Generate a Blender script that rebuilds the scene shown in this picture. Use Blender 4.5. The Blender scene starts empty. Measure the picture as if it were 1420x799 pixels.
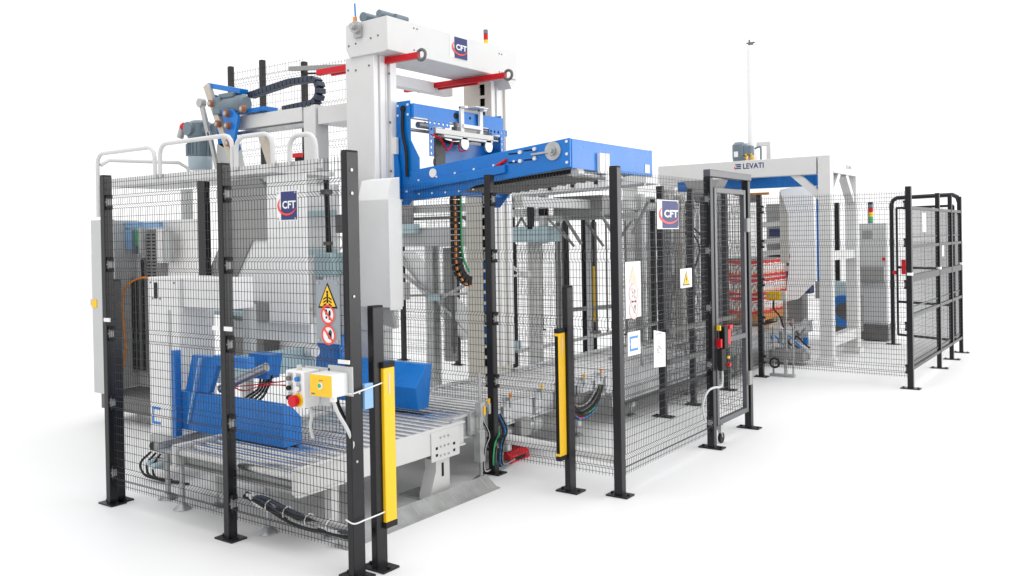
import bpy, math, random
from mathutils import Vector, Matrix
random.seed(7)
S = bpy.context.scene
C = bpy.data.collections.new("scene_objects"); S.collection.children.link(C)
R = math.radians

# ---------------------------------------------------------------- camera
cam = bpy.data.cameras.new("camera"); co = bpy.data.objects.new("camera", cam); C.objects.link(co)
yaw, pitch, roll = 0.62129, -0.00837, -0.01755
fwd = Vector((-math.sin(yaw), math.cos(yaw), 0)); rgt = Vector((math.cos(yaw), math.sin(yaw), 0)); upv = Vector((0, 0, 1))
f2 = fwd*math.cos(pitch) + upv*math.sin(pitch); u2 = -fwd*math.sin(pitch) + upv*math.cos(pitch)
r3 = rgt*math.cos(roll) + u2*math.sin(roll); u3 = -rgt*math.sin(roll) + u2*math.cos(roll)
M4 = Matrix.Identity(4)
for i in range(3):
    M4[i][0], M4[i][1], M4[i][2] = r3[i], u3[i], -f2[i]
M4[2][3] = 1.73932
co.matrix_world = M4
cam.sensor_width = 36; cam.lens = 1212.97*36/1420; cam.shift_y = -0.04234
cam.clip_start = .05; cam.clip_end = 1000
S.camera = co

# ---------------------------------------------------------------- studio light
W = bpy.data.worlds.new("World"); S.world = W; W.use_nodes = True
W.node_tree.nodes['Background'].inputs[0].default_value = (1, 1, 1, 1)
W.node_tree.nodes['Background'].inputs[1].default_value = 1.2
def area(name, loc, target, size, power):
    l = bpy.data.lights.new(name, 'AREA'); l.shape = 'RECTANGLE'; l.size, l.size_y = size; l.energy = power
    o = bpy.data.objects.new(name, l); C.objects.link(o); o.location = loc
    o.rotation_euler = (Vector(target)-Vector(loc)).to_track_quat('-Z', 'Y').to_euler()
area("softbox_right", (6.2, 18, 2.6), (-6, 18, 2.6), (19, 4.8), 1150)
area("softbox_top", (-3, 6, 11), (-3, 6, 0), (16, 16), 700)
S.view_settings.view_transform = 'Standard'; S.view_settings.look = 'None'
S.view_settings.exposure = 0; S.view_settings.gamma = 1
S.cycles.use_denoising = True
S.cycles.max_bounces = 7; S.cycles.diffuse_bounces = 4; S.cycles.glossy_bounces = 3

# ---------------------------------------------------------------- materials
def mat(name, col, rough=.45, metal=0, var=.06, scale=9., bump=0, coat=0, trans=0, spec=.5):
    m = bpy.data.materials.new(name); m.use_nodes = True
    nt = m.node_tree; b = nt.nodes['Principled BSDF']
    b.inputs['Roughness'].default_value = rough; b.inputs['Metallic'].default_value = metal
    b.inputs['Specular IOR Level'].default_value = spec
    if coat: b.inputs['Coat Weight'].default_value = coat; b.inputs['Coat Roughness'].default_value = .12
    if trans: b.inputs['Alpha'].default_value = 1-trans
    tc = nt.nodes.new('ShaderNodeTexCoord'); nz = nt.nodes.new('ShaderNodeTexNoise')
    nz.inputs['Scale'].default_value = scale; nz.inputs['Detail'].default_value = 5
    nt.links.new(tc.outputs['Object'], nz.inputs['Vector'])
    rp = nt.nodes.new('ShaderNodeValToRGB')
    rp.color_ramp.elements[0].position = .3; rp.color_ramp.elements[1].position = .7
    rp.color_ramp.elements[0].color = tuple(max(0, c*(1-var)) for c in col)+(1,)
    rp.color_ramp.elements[1].color = tuple(min(1, c*(1+var)) for c in col)+(1,)
    nt.links.new(nz.outputs['Fac'], rp.inputs['Fac']); nt.links.new(rp.outputs['Color'], b.inputs['Base Color'])
    mr = nt.nodes.new('ShaderNodeMapRange'); mr.inputs['To Min'].default_value = max(.02, rough-.07); mr.inputs['To Max'].default_value = min(1, rough+.07)
    nt.links.new(nz.outputs['Fac'], mr.inputs['Value']); nt.links.new(mr.outputs['Result'], b.inputs['Roughness'])
    if bump:
        n2 = nt.nodes.new('ShaderNodeTexNoise'); n2.inputs['Scale'].default_value = scale*14
        nt.links.new(tc.outputs['Object'], n2.inputs['Vector'])
        bp = nt.nodes.new('ShaderNodeBump'); bp.inputs['Strength'].default_value = bump; bp.inputs['Distance'].default_value = .002
        nt.links.new(n2.outputs['Fac'], bp.inputs['Height']); nt.links.new(bp.outputs['Normal'], b.inputs['Normal'])
    return m
FLOOR = mat('floor_paint', (.80, .80, .805), .55, var=.006, scale=.8, bump=.05)
WHITE = mat('white_paint', (.62, .62, .615), .38, var=.02, scale=4, bump=.05)
OFFW = mat('warm_white_paint', (.58, .565, .52), .42, var=.03, scale=4)
GREY = mat('light_grey_paint', (.50, .51, .51), .42, var=.03, scale=4)
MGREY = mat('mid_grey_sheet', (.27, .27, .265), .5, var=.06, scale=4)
DGREY = mat('dark_grey_steel', (.12, .12, .115), .5, var=.15)
TEAL = mat('pale_teal_paint', (.42, .56, .60), .4, var=.03)
BLUE = mat('blue_paint', (.001, .162, .55), .28, var=.06, scale=5, spec=.42)
BLACK = mat('black_powder_coat', (.007, .007, .009), .30, var=.2, scale=12, bump=.1, spec=.36)
WIRE = mat('black_wire', (.018, .018, .021), .45, var=.15, spec=.35)
RUBBER = mat('black_rubber', (.012, .012, .013), .65, var=.2, spec=.3)
CHAIN = mat('cable_chain_plastic', (.018, .028, .055), .45, var=.2)
STEEL = mat('zinc_steel', (.42, .43, .44), .36, .8, var=.14, scale=14)
BRIGHT = mat('bright_roller_steel', (.62, .62, .62), .25, .95, var=.1, scale=16)
GALV = mat('galvanised_steel', (.45, .46, .46), .46, .6, var=.16, scale=16)
ZINC = mat('pale_zinc_plate', (.56, .575, .59), .38, .2, var=.08, scale=14)
ALU = mat('brushed_aluminium', (.44, .44, .44), .45, .6, var=.08)
MOTOR = mat('motor_blue_grey', (.13, .175, .21), .42, var=.1)
YELLOW = mat('signal_yellow', (.88, .52, .005), .42, var=.03)
RED = mat('signal_red', (.56, .004, .012), .38, var=.06, spec=.3)
ORANGE = mat('orange_plastic', (.85, .27, .02), .5)
GREEN = mat('signal_green', (.03, .42, .14), .4)
COPPER = mat('copper_rubber_roller', (.30, .11, .05), .45, var=.2)
BEIGE = mat('beige_profile', (.50, .45, .38), .45)
NAVY = mat('logo_navy', (.03, .04, .15), .45, var=.02, spec=.3)
LOGOBLUE = mat('logo_blue', (.03, .22, .62), .45, var=.02)
PWHITE = mat('print_white', (.78, .78, .78), .4, var=.01)
PRED = mat('print_red', (.78, .05, .03), .45, var=.03)
PBLACK = mat('print_black', (.006, .006, .006), .5, spec=.2)
PGREY = mat('panel_grey_sign', (.26, .29, .32), .4, var=.03)
PBEIGE = mat('faded_print', (.62, .58, .48), .5, var=.02)
PPINK = mat('faded_red_print', (.80, .50, .48), .5, var=.02)
LBLUE = mat('light_blue_plastic', (.25, .45, .72), .4)
BCABLE = mat('blue_hose', (.01, .20, .62), .4)
WCABLE = mat('grey_cable', (.55, .56, .56), .5)
SHELFB = mat('dark_blue_shelf', (.03, .05, .16), .5)
CARD = mat('brown_carton', (.62, .26, .06), .6, var=.15)
PACKW = mat('glossy_white', (.92, .91, .90), .3, var=.02)
PALLETW = mat('pallet_wood', (.36, .29, .19), .7, var=.2, scale=20)
FILM = mat('clear_film', (.78, .80, .82), .18, var=.02, trans=.55)

# ---------------------------------------------------------------- mesh helpers
class MB:
    def __init__(s): s.v, s.f, s.m, s.mi, s.T, s.isl, s.isf = [], [], [], 0, None, [], []
    def add(s, vs, fs):
        n = len(s.v); s.isl.append(n); s.isf.append(len(s.f))
        s.v += [tuple(s.T @ Vector(p)) if s.T else tuple(p) for p in vs]
        s.f += [tuple(i+n for i in f) for f in fs]; s.m += [s.mi]*len(fs)
        return s
    def box(s, x0, x1, y0, y1, z0, z1):
        return s.add([(x, y, z) for z in (z0, z1) for y in (y0, y1) for x in (x0, x1)],
                     [(0, 2, 3, 1), (4, 5, 7, 6), (0, 1, 5, 4), (2, 6, 7, 3), (0, 4, 6, 2), (1, 3, 7, 5)])
    def bar(s, a, b, w, h, up=(0, 0, 1)):            # rectangular bar from a to b, w across, h along 'up'
        a, b = Vector(a), Vector(b); d = (b-a).normalized(); u = Vector(up)
        if abs(d.dot(u)) > .98: u = Vector((0, 1, 0))
        sd = d.cross(u).normalized(); u = sd.cross(d).normalized()
        vs = [p + sd*(i*w/2) + u*(j*h/2) for p in (a, b) for j in (-1, 1) for i in (-1, 1)]
        return s.add(vs, [(0, 2, 3, 1), (4, 5, 7, 6), (0, 1, 5, 4), (2, 6, 7, 3), (0, 4, 6, 2), (1, 3, 7, 5)])
    def prism(s, pts, axis, a, b):                    # polygon extruded along axis; pts in the two other coordinates, in order
        def mk(p, d): q = list(p); q.insert(axis, d); return tuple(q)
        n = len(pts)
        ar = sum(pts[i][0]*pts[(i+1) % n][1]-pts[(i+1) % n][0]*pts[i][1] for i in range(n))
        if (ar < 0) != (axis == 1): pts = pts[::-1]
        lo, hi = min(a, b), max(a, b)
        vs = [mk(p, lo) for p in pts] + [mk(p, hi) for p in pts]
        return s.add(vs, [tuple(range(n))[::-1], tuple(range(n, 2*n))] + [(i, (i+1) % n, n+(i+1) % n, n+i) for i in range(n)])
    def tube(s, path, r, n=8, caps=True, closed=False):
        P = [Vector(p) for p in path]
        if caps and not closed and not isinstance(r, (list, tuple)) and r < .0145 and 3 <= len(P) <= 9:   # hoses and cables: round off the bends
            Q = [P[0]*2-P[1]]+P+[P[-1]*2-P[-2]]; P = []
            for i in range(1, len(Q)-2):
                a, b, c, d = Q[i-1:i+3]
                for k in range(5):
                    t = k/5; P.append(.5*(2*b+(c-a)*t+(2*a-5*b+4*c-d)*t*t+(3*b-a-3*c+d)*t**3))
            P.append(Q[-2])
        N = len(P); vs = []; prev = None
        for i, p in enumerate(P):
            if closed: d = (P[(i+1) % N]-P[i-1]).normalized()
            else: d = ((P[i+1] if i < N-1 else p)-(P[i-1] if i else p)).normalized()
            if prev is None:
                u = Vector((0, 0, 1)) if abs(d.z) < .9 else Vector((0, 1, 0))
            else: u = prev
            u = (u-d*u.dot(d)).normalized(); prev = u; w = d.cross(u)
            rr = r[i] if isinstance(r, (list, tuple)) else r
            k = 1.0
            vs += [p+(u*math.cos(t)+w*math.sin(t))*rr*k for t in [2*math.pi*(j+.5)/n for j in range(n)]]
        fs = []
        for i in range(N if closed else N-1):
            a, b = i*n, ((i+1) % N)*n
            fs += [(a+j, a+(j+1) % n, b+(j+1) % n, b+j) for j in range(n)]
        if caps and not closed: fs += [tuple(range(n))[::-1], tuple(range((N-1)*n, N*n))]
        return s.add(vs, fs)
    def cyl(s, a, b, r, n=16): return s.tube([a, b], r, n)
    def ring(s, c, axis, r, rr, n=20, k=8):
        c = Vector(c); u, v = [(Vector((0, 1, 0)), Vector((0, 0, 1))), (Vector((1, 0, 0)), Vector((0, 0, 1))), (Vector((1, 0, 0)), Vector((0, 1, 0)))][axis]
        return s.tube([c+(u*math.cos(2*math.pi*i/n)+v*math.sin(2*math.pi*i/n))*r for i in range(n)], rr, k, closed=True)
    def perf(s, o, u, v, n, cell, t, nrm):             # perforated strip: n square cells with round holes
        o, u, v, nrm = map(Vector, (o, u, v, nrm))
        for i in range(n):
            c = o+u*(cell*(i+.5)); sq = []; ho = []
            for j in range(16):
                a = 2*math.pi*j/16; dx, dy = math.cos(a), math.sin(a); m = max(abs(dx), abs(dy))
                sq.append(c+(u*dx/m+v*dy/m)*cell*.5); ho.append(c+(u*dx+v*dy)*cell*.25)
            vs = sq+ho+[p-nrm*t for p in sq]+[p-nrm*t for p in ho]; fs = []
            for j in range(16):
                k = (j+1) % 16
                fs += [(j, k, 16+k, 16+j), (32+j, 48+j, 48+k, 32+k), (16+j, 16+k, 48+k, 48+j), (j, 32+j, 32+k, k)]
            s.add(vs, fs)
        s.isl, s.isf = s.isl[:1], s.isf[:1]
        return s
    def mesh(s, name, mats, smooth=True):
        me = bpy.data.meshes.new(name); me.from_pydata([tuple(p) for p in s.v], [], s.f)
        for m in (mats if isinstance(mats, (list, tuple)) else [mats]): me.materials.append(m)
        me.polygons.foreach_set('material_index', s.m)
        if smooth:
            me.polygons.foreach_set('use_smooth', [True]*len(s.f)); me.set_sharp_from_angle(angle=R(38))
        me.update(); return me
B = lambda *a: MB().box(*a)
wl = {}
def tagp(o, label=None, cat=None, group=None, kind=None):
    for k, v in (('label', label), ('category', cat), ('group', group), ('kind', kind)):
        if v: o[k] = v
    return o
def thing(name, label, cat, loc=(0, 0, 0), group=None):
    o = bpy.data.objects.new(name, None); o.empty_display_size = .1; C.objects.link(o); o.location = loc; wl[o.name] = Vector(loc)
    return tagp(o, label, cat, group)
def groups_of(mb):
    n = len(mb.isl); bb = []
    for k in range(n):
        a, b = mb.isl[k], (mb.isl[k+1] if k+1 < n else len(mb.v))
        q = mb.v[a:b]; bb.append([(min(p[i] for p in q)-.002, max(p[i] for p in q)+.002) for i in range(3)])
    g = list(range(n))
    def find(x):
        while g[x] != x: x = g[x]
        return x
    for x in range(n):
        for y in range(x+1, n):
            if all(bb[x][i][0] <= bb[y][i][1] and bb[y][i][0] <= bb[x][i][1] for i in range(3)): g[find(y)] = find(x)
    out = {}
    for k in range(n): out.setdefault(find(k), []).append(k)
    return list(out.values())
PRINT = {'symbol', 'lettering', 'emblem', 'print', 'drawing', 'adjust_slot', 'duct_slot'}
def part(name, mb, mats, parent=None, label=None, kind=None, bevel=0, loc=None):
    """one mesh object; separate pieces of a part become objects of their own, many tiny ones stay one part of kind stuff"""
    first = None; sets = [None]
    if isinstance(mb, MB) and kind != 'stuff' and name not in PRINT and 1 < len(mb.isl) < 60:
        gs = groups_of(mb)
        if len(gs) > 1:
            if name in ('bolt', 'screw', 'plate_bolt', 'fin', 'drive_chain', 'slot'): kind = 'stuff'
            else: sets = gs
    for ks in sets:
        if ks is None: me = mb if isinstance(mb, bpy.types.Mesh) else mb.mesh(name, mats)
        else:
            sub = MB()
            for k in ks:
                a, b = mb.isl[k], (mb.isl[k+1] if k+1 < len(mb.isl) else len(mb.v)); o_ = len(sub.v)
                fa, fb = mb.isf[k], (mb.isf[k+1] if k+1 < len(mb.isf) else len(mb.f))
                sub.v += mb.v[a:b]; sub.f += [tuple(i-a+o_ for i in f) for f in mb.f[fa:fb]]; sub.m += mb.m[fa:fb]
            me = sub.mesh(name, mats)
        o = bpy.data.objects.new(name, me); C.objects.link(o)
        if loc: o.location = loc
        wl[o.name] = Vector(loc) if loc else Vector((0, 0, 0))
        if parent:
            o.parent = parent; o.matrix_parent_inverse = Matrix.Translation(-wl[parent.name])
        if bevel:
            b = o.modifiers.new('bevel', 'BEVEL'); b.width = bevel; b.segments = 2; b.limit_method = 'ANGLE'; b.angle_limit = R(40)
        tagp(o, label, None, None, kind)
        first = first or o
    return first
def solo(name, mb, mats, label, cat, group=None, bevel=0):
    mb.isl, mb.isf = mb.isl[:1], mb.isf[:1]
    return tagp(part(name, mb, mats, bevel=bevel), label, cat, group)

# ---------------------------------------------------------------- flat print on plates
class Sheet:
    def __init__(s, o, face): s.o = Vector(o); s.u = Vector((1, 0, 0)) if face == '-y' else Vector((0, 1, 0)); s.n = Vector((0, -1, 0)) if face == '-y' else Vector((1, 0, 0)); s.v = Vector((0, 0, 1))
    def p(s, u, v, d): return s.o+s.u*u+s.v*v+s.n*d
    def poly(s, mb, pts, d, t=.0008):
        n = len(pts)
        ar = sum(pts[i][0]*pts[(i+1) % n][1]-pts[(i+1) % n][0]*pts[i][1] for i in range(n))
        if ar < 0: pts = pts[::-1]
        return mb.add([s.p(a, b, d+t) for a, b in pts]+[s.p(a, b, d) for a, b in pts],
                      [tuple(range(n)), tuple(range(n, 2*n))[::-1]]+[(i, n+i, n+(i+1) % n, (i+1) % n) for i in range(n)])
    def rect(s, mb, u0, v0, u1, v1, d, t=.0008): return s.poly(mb, [(u0, v0), (u1, v0), (u1, v1), (u0, v1)], d, t)
    def disc(s, mb, u, v, r, d, t=.0008, n=28): return s.poly(mb, [(u+r*math.cos(2*math.pi*i/n), v+r*math.sin(2*math.pi*i/n)) for i in range(n)], d, t)
    def annulus(s, mb, u, v, r0, r1, d, n=32, a0=0, a1=360, sq=1, w=None):
        full = a1-a0 >= 360
        A = [R(a0+(a1-a0)*i/n) for i in range(n+1)]
        vs = []
        for i, a in enumerate(A):
            k = 1 if w is None else math.sin(math.pi*(i+.001)/(n+.002))**w
            ri = r1-(r1-r0)*k
            vs += [s.p(u+r1*math.cos(a), v+r1*sq*math.sin(a), d+.0008), s.p(u+ri*math.cos(a), v+ri*sq*math.sin(a), d+.0008)]
        return mb.add(vs, [(2*i, 2*i+2, 2*i+3, 2*i+1) for i in range(n)])
    def text(s, mb, body, u0, v0, u1, v1, d, bold=.02, shear=0):
        cu = bpy.data.curves.new('t', 'FONT'); cu.body = body; cu.offset = bold; cu.shear = shear; cu.resolution_u = 3
        o = bpy.data.objects.new('t', cu); C.objects.link(o)
        dg = bpy.context.evaluated_depsgraph_get(); dg.update()
        me = bpy.data.meshes.new_from_object(o.evaluated_get(dg)); V = [v.co.copy() for v in me.vertices]; F = [tuple(p.vertices) for p in me.polygons]
        bpy.data.objects.remove(o); bpy.data.curves.remove(cu); bpy.data.meshes.remove(me)
        x0, x1 = min(v.x for v in V), max(v.x for v in V); y0, y1 = min(v.y for v in V), max(v.y for v in V)
        return mb.add([s.p(u0+(v.x-x0)/(x1-x0)*(u1-u0), v0+(v.y-y0)/(y1-y0)*(v1-v0), d+.0009) for v in V], F)

# ================================================================= SETTING
fl = MB().add([(-150, -150, 0), (150, -150, 0), (150, 150, 0), (-150, 150, 0)], [(0, 1, 2, 3)])
tagp(part('floor', fl, FLOOR), kind='structure')

# ================================================================= FENCES
BENDS = (2.02, 1.605, 1.145, .685, .215)
def mesh_panel(a, b, n, z0=.12, z1=2.175, sv=.026, rv=.0015, rh=.0018, bends=BENDS, depth=.028, off=0., sh=.054):
    """welded wire panel with folded beads, from plan point a to b; n = outward normal"""
    a, b, n = Vector((*a, 0)), Vector((*b, 0)), Vector((*n, 0)); L = (b-a).length; d = (b-a)/L
    mb = MB(); a = a+n*off
    zb_ = [z for z in sorted(bends) if z0 < z-.05 and z+.05 < z1]
    prof = [(z0, 0)]; zs = [(z0+.02, 0)]; lo = z0+.02
    for zb in zb_+[None]:
        hi = z1-.025 if zb is None else zb-.044
        m = max(1, round((hi-lo)/sh)); zs += [(lo+(hi-lo)*j/m, 0) for j in range(1, m)]
        if zb is None: zs.append((hi, 0)); break
        q = [(zb-.044, 0), (zb-.022, depth), (zb+.022, depth), (zb+.044, 0)]
        prof += q; zs += q; lo = zb+.044
    prof.append((z1, 0))
    k = max(2, round(L/sv))
    for i in range(k+1):
        p = a+d*(L*i/k)
        mb.tube([p+n*o+Vector((0, 0, z)) for z, o in prof], rv, 4, caps=False)
    for z, o in zs:
        w = n*(o+rv+rh)+Vector((0, 0, z))
        mb.tube([a+w, a+d*L+w], rh, 4, caps=False)
    return mb
_pm = {}
def post(parent, x, y, sx=.05, sy=.06, h=2.2, plate=(.16, .11), poff=(0, 0), clamps=(), z0=0, name='post', bends=BENDS):
    k = (sx, sy, h, z0)
    if k not in _pm: _pm[k] = B(-sx/2, sx/2, -sy/2, sy/2, z0, h-.006).mesh('post', BLACK)
    p = part(name, _pm[k], None, parent, loc=(x, y, 0), bevel=.004)
    kc = ('cap', sx, sy, h)
    if kc not in _pm: _pm[kc] = B(-sx/2+.002, sx/2-.002, -sy/2+.002, sy/2-.002, h-.006, h+.002).mesh('cap', RUBBER)
    part('cap', _pm[kc], None, p, loc=(x, y, 0))
    if plate:
        kp = ('pl', plate, poff)
        if kp not in _pm:
            m = MB(); a, b = plate; cx, cy = poff
            m.box(cx-a/2, cx+a/2, cy-b/2, cy+b/2, 0.001, .011)
            for s_ in (-1, 1): m.cyl((cx+s_*a*.38, cy, .011), (cx+s_*a*.38, cy, .021), .011, 6)
            _pm[kp] = m.mesh('base_plate', [BLACK])
        part('base_plate', _pm[kp], None, p, loc=(x, y, 0))
    for (dx, dy) in clamps:                            # plastic clips that hold the wire panel
        kk = ('cl', dx, dy, sx, sy)
        if kk not in _pm:
            m = MB(); ex = dx*(sx/2+.012); ey = dy*(sy/2+.012)
            wx, wy = (.012, .022) if dx else (.022, .012)
            for zo in (-.036, .036):
                m.mi = 0; m.box(ex-wx, ex+wx, ey-wy*.8, ey+wy*.8, zo-.013, zo+.013)
            m.mi = 1
            if dx: m.cyl((ex, ey-.018, 0), (ex, ey-.026, 0), .0065, 8); m.box(ex-.006, ex+.006, ey-.018, ey+.01, -.03, .03)
            else: m.cyl((ex+.018, ey, 0), (ex+.026, ey, 0), .008, 8); m.box(ex-.01, ex+.018, ey-.006, ey+.006, -.03, .03)
            _pm[kk] = m.mesh('clamp', [RUBBER, MGREY])
        for zb in bends: part('clamp', _pm[kk], None, p, loc=(x, y, zb))
    return p
def wires(parent, *a, **k): return part('wire_mesh', mesh_panel(*a, **k), WIRE, parent, kind='stuff')

P1, P2, P3 = (-5.613, 3.184), (-4.345, 3.184), (-3.300, 3.184)
f = thing('safety_fence', 'near left black mesh fence carrying the blue logo plate and two switch boxes', 'fence', (P1[0], P1[1], 0))
post(f, *P1, clamps=[(1, 0)]); post(f, *P2, clamps=[(1, 0)]); p3 = post(f, *P3, .042, .085, 2.2, clamps=[])
part('screw', MB().cyl((-3.279, 3.175, 2.1), (-3.274, 3.175, 2.1), .009, 8).cyl((-3.279, 3.175, 1.98), (-3.274, 3.175, 1.98), .009, 8)
     .cyl((-3.279, 3.175, 1.45), (-3.274, 3.175, 1.45), .007, 8).cyl((-3.279, 3.2, .95), (-3.274, 3.2, .95), .007, 8).cyl((-3.279, 3.175, .6), (-3.274, 3.175, .6), .007, 8), GALV, p3)
post(f, -5.64, 3.252, .045, .06, 1.5, bends=())
wires(f, (P1[0]+.04, P1[1]), (P2[0]-.03, P2[1]), (0, -1)); wires(f, (P2[0]+.04, P2[1]), (P3[0]-.03, P3[1]), (0, -1))
for x in (-5.58, -4.40, -4.29): part('cable_tie', MB().box(x-.035, x+.035, 3.15, 3.158, 1.225, 1.25), PWHITE, f)

M1, CC, D1, D2 = (-3.883, 5.147), (-2.831, 5.147), (-2.831, 6.70), (-2.84, 7.56)
f = thing('safety_fence', 'middle run of black mesh fence beside the roller conveyor, ending at the corner post', 'fence', (M1[0], M1[1], 0))
post(f, *M1, .055, .06, clamps=[(1, 0), (-1, 0)]); post(f, *CC, .06, .06)
wires(f, (M1[0]+.045, M1[1]), (CC[0]-.03, CC[1]), (0, -1)); wires(f, (-5.02, M1[1]), (M1[0]-.045, M1[1]), (0, -1), z0=.52)
f = thing('safety_fence', 'black mesh fence side with logo plate, lightning sign and paper sheets, before the door', 'fence', (CC[0], 5.9, 0))
post(f, *D1, .06, .06, 2.2, plate=(.2, .1), clamps=[(0, -1)])
wires(f, (CC[0], CC[1]+.035), (D1[0], D1[1]-.04), (1, 0))
part('mid_rail', MB().bar((CC[0]-.02, 5.2, .60), (D1[0]-.02, 6.66, .60), .02, .02), BLACK, f)

# hinged door
g = thing('fence_door', 'framed mesh door with a red interlock switch in the black fence', 'door', (D1[0], 7.1, 0))
post(g, *D2, .06, .06, 2.21, plate=(.2, .1))
FRAME = mat('black_frame_lit_grey', (.075, .076, .085), .32, var=.1, spec=.5)  # black frame painted grey, so its lit sheen sits in the colour
part('lintel', MB().box(-2.86, -2.80, 6.67, 7.6, 2.203, 2.262), FRAME, g, bevel=.005)
x = -2.835; y0, y1 = 6.79, 7.49
fr = MB(); fr.box(x-.02, x+.02, y0, y0+.045, .16, 2.12); fr.box(x-.02, x+.02, y1-.045, y1, .16, 2.12)
for z in (2.075, .82, .16): fr.box(x-.02, x+.02, y0+.045, y1-.045, z, z+.045)
df = part('door_frame', fr, FRAME, g, bevel=.004)
wires(g, (x, y0+.03), (x, y1-.03), (1, 0), z0=.18, z1=2.1, sv=.05, bends=(), sh=.05, rv=.0018, rh=.0018)
part('hinge', B(x+.02, x+.04, y1-.02, y1+.05, .40, .52).box(x+.02, x+.04, y1-.02, y1+.05, 1.75, 1.87), MGREY, g)
cst = part('caster', MB().box(x-.03, x+.03, 6.83, 6.89, .12, .16).bar((x, 6.86, .13), (x, 6.9, .05), .03, .012), GALV, g)
part('wheel', MB().cyl((x-.012, 6.9, .045), (x+.012, 6.9, .045), .043, 20), RUBBER, cst)

F76, F92 = (-3.70, 7.61), (-3.73, 9.27)
f = thing('safety_fence', 'inner run of black mesh fence along the conveyor, seen through the door', 'fence', (-3.7, 8.4, 0))
post(f, *F76, .06, .06, plate=(.2, .1)); post(f, *F92, .05, .06, plate=(.2, .1)); post(f, -3.70, 8.3, .05, .06)
wires(f, (-3.70, 7.65), (-3.70, 9.23), (1, 0), bends=BENDS); wires(f, (-3.70, 9.31), (-3.70, 10.3), (1, 0))
part('stop_bar', MB().box(-3.66, -3.62, 7.6, 9.3, .50, .545).box(-3.66, -3.62, 7.6, 9.3, .80, .84), DGREY, f)
f = thing('safety_fence', 'cross run of black mesh fence behind the door opening', 'fence', (-3.3, 7.6, 0))
wires(f, (D2[0]-.04, 7.6), (F76[0]+.04, 7.61), (0, -1))

E1, R1, R2, R3_, R4 = (-3.718, 10.332), (-2.043, 10.332), (-2.043, 12.036), (-2.043, 12.93), (-2.043, 13.709)
f = thing('safety_fence', 'wide black mesh fence panel in front of the stretch wrapper frame', 'fence', (-2.9, 10.33, 0))
post(f, *E1, .055, .06, clamps=[(1, 0)]); post(f, *R1, .06, .06, 2.22, plate=(.2, .11), clamps=[(-1, 0)])
wires(f, (E1[0]+.04, E1[1]), (R1[0]-.04, R1[1]), (0, -1), rv=.0021, rh=.0024)
f = thing('framed_fence', 'right end run of dark framed mesh fence in stacked square panels', 'fence', (R2[0], 12, 0))
for q in (R2, R3_, R4): post(f, *q, .05, .055, 2.2, plate=(.2, .1))
ys = [R1[1]+.03, R2[1]-.0275, R2[1]+.0275, R3_[1]-.0275, R3_[1]+.0275, R4[1]-.0275]
zz = [.20, .78, 1.17, 1.54, 1.97]
for j in range(3):
    ya, yb = ys[2*j], ys[2*j+1]
    fm = MB()
    for z in zz: fm.box(-2.062, -2.022, ya, yb, z, z+.035 if z != 1.17 else z+.075)
    for z in (.24, .85, 1.63): fm.bar((-2.05, ya, z+.035), (-2.05, yb, z+.035), .02, .014)
    part('panel_frame', fm, BLACK, f)
    wires(f, (-2.043, ya), (-2.043, yb), (1, 0), z0=.2, z1=2.0, sv=.026, bends=(), sh=.045, rv=.0016, rh=.0016)
s = Sheet((-2.0415, 0, 0), '+x')
part('notice', s.rect(MB(), 11.05, 1.72, 11.25, 1.94, .006), PWHITE, f, 'small blank white notice on the upper mesh')
part('notice', s.rect(MB(), 12.28, 1.40, 12.40, 1.56, .006), PWHITE, f, 'small blank white notice on the middle mesh')
for q in (R1, R2, R4): part('post_clip', MB().box(-2.06, -2.012, q[1]-.04, q[1]+.04, 1.245, 1.275), PWHITE, f)
# rear gate
g = thing('rear_gate', 'black tubular gate with a red latch at the back right, behind the framed fence', 'gate', (-2.7, 14.4, 0))
A_, B_ = Vector((-3.06, 14.25, 0)), Vector((-2.055, 13.76, 0)); dd = (B_-A_).normalized()
pth = [A_+Vector((0, 0, .01)), A_+Vector((0, 0, 2.14)), A_+dd*.03+Vector((0, 0, 2.20)), A_+dd*.10+Vector((0, 0, 2.235)), B_-dd*.10+Vector((0, 0, 2.235)), B_-dd*.03+Vector((0, 0, 2.20)), B_+Vector((0, 0, 2.12)), B_+Vector((0, 0, 1.95))]
part('hoop', MB().tube(pth, .032, 8), BLACK, g)
a2, b2 = A_+dd*.09, B_-dd*.09
gf = MB()
for z in (2.08, 1.18, .66, .16): gf.bar(a2+Vector((0, 0, z)), b2+Vector((0, 0, z)), .03, .035)
gf.bar(a2+Vector((0, 0, .16)), a2+Vector((0, 0, 2.08)), .03, .03, (1, 0, 0)); gf.bar(b2+Vector((0, 0, .16)), b2+Vector((0, 0, 2.08)), .03, .03, (1, 0, 0))
part('gate_frame', gf, BLACK, g)
nn = Vector((dd.y, -dd.x, 0)); nn = nn if nn.x > 0 else -nn
wires(g, a2[:2], b2[:2], nn[:2], z0=.18, z1=2.07, bends=(), sv=.06, sh=.12)
lt = a2+dd*.12
part('latch', MB().box(lt.x-.03, lt.x+.03, lt.y-.05, lt.y-.02, 1.08, 1.30), RED, g)
part('knob', MB().cyl(A_+Vector((.03, -.03, 1.1)), A_+Vector((.05, -.06, 1.1)), .03, 12), RED, g)
part('base_plate', MB().box(A_.x-.1, A_.x+.1, A_.y-.06, A_.y+.06, .001, .012), BLACK, g)

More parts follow.
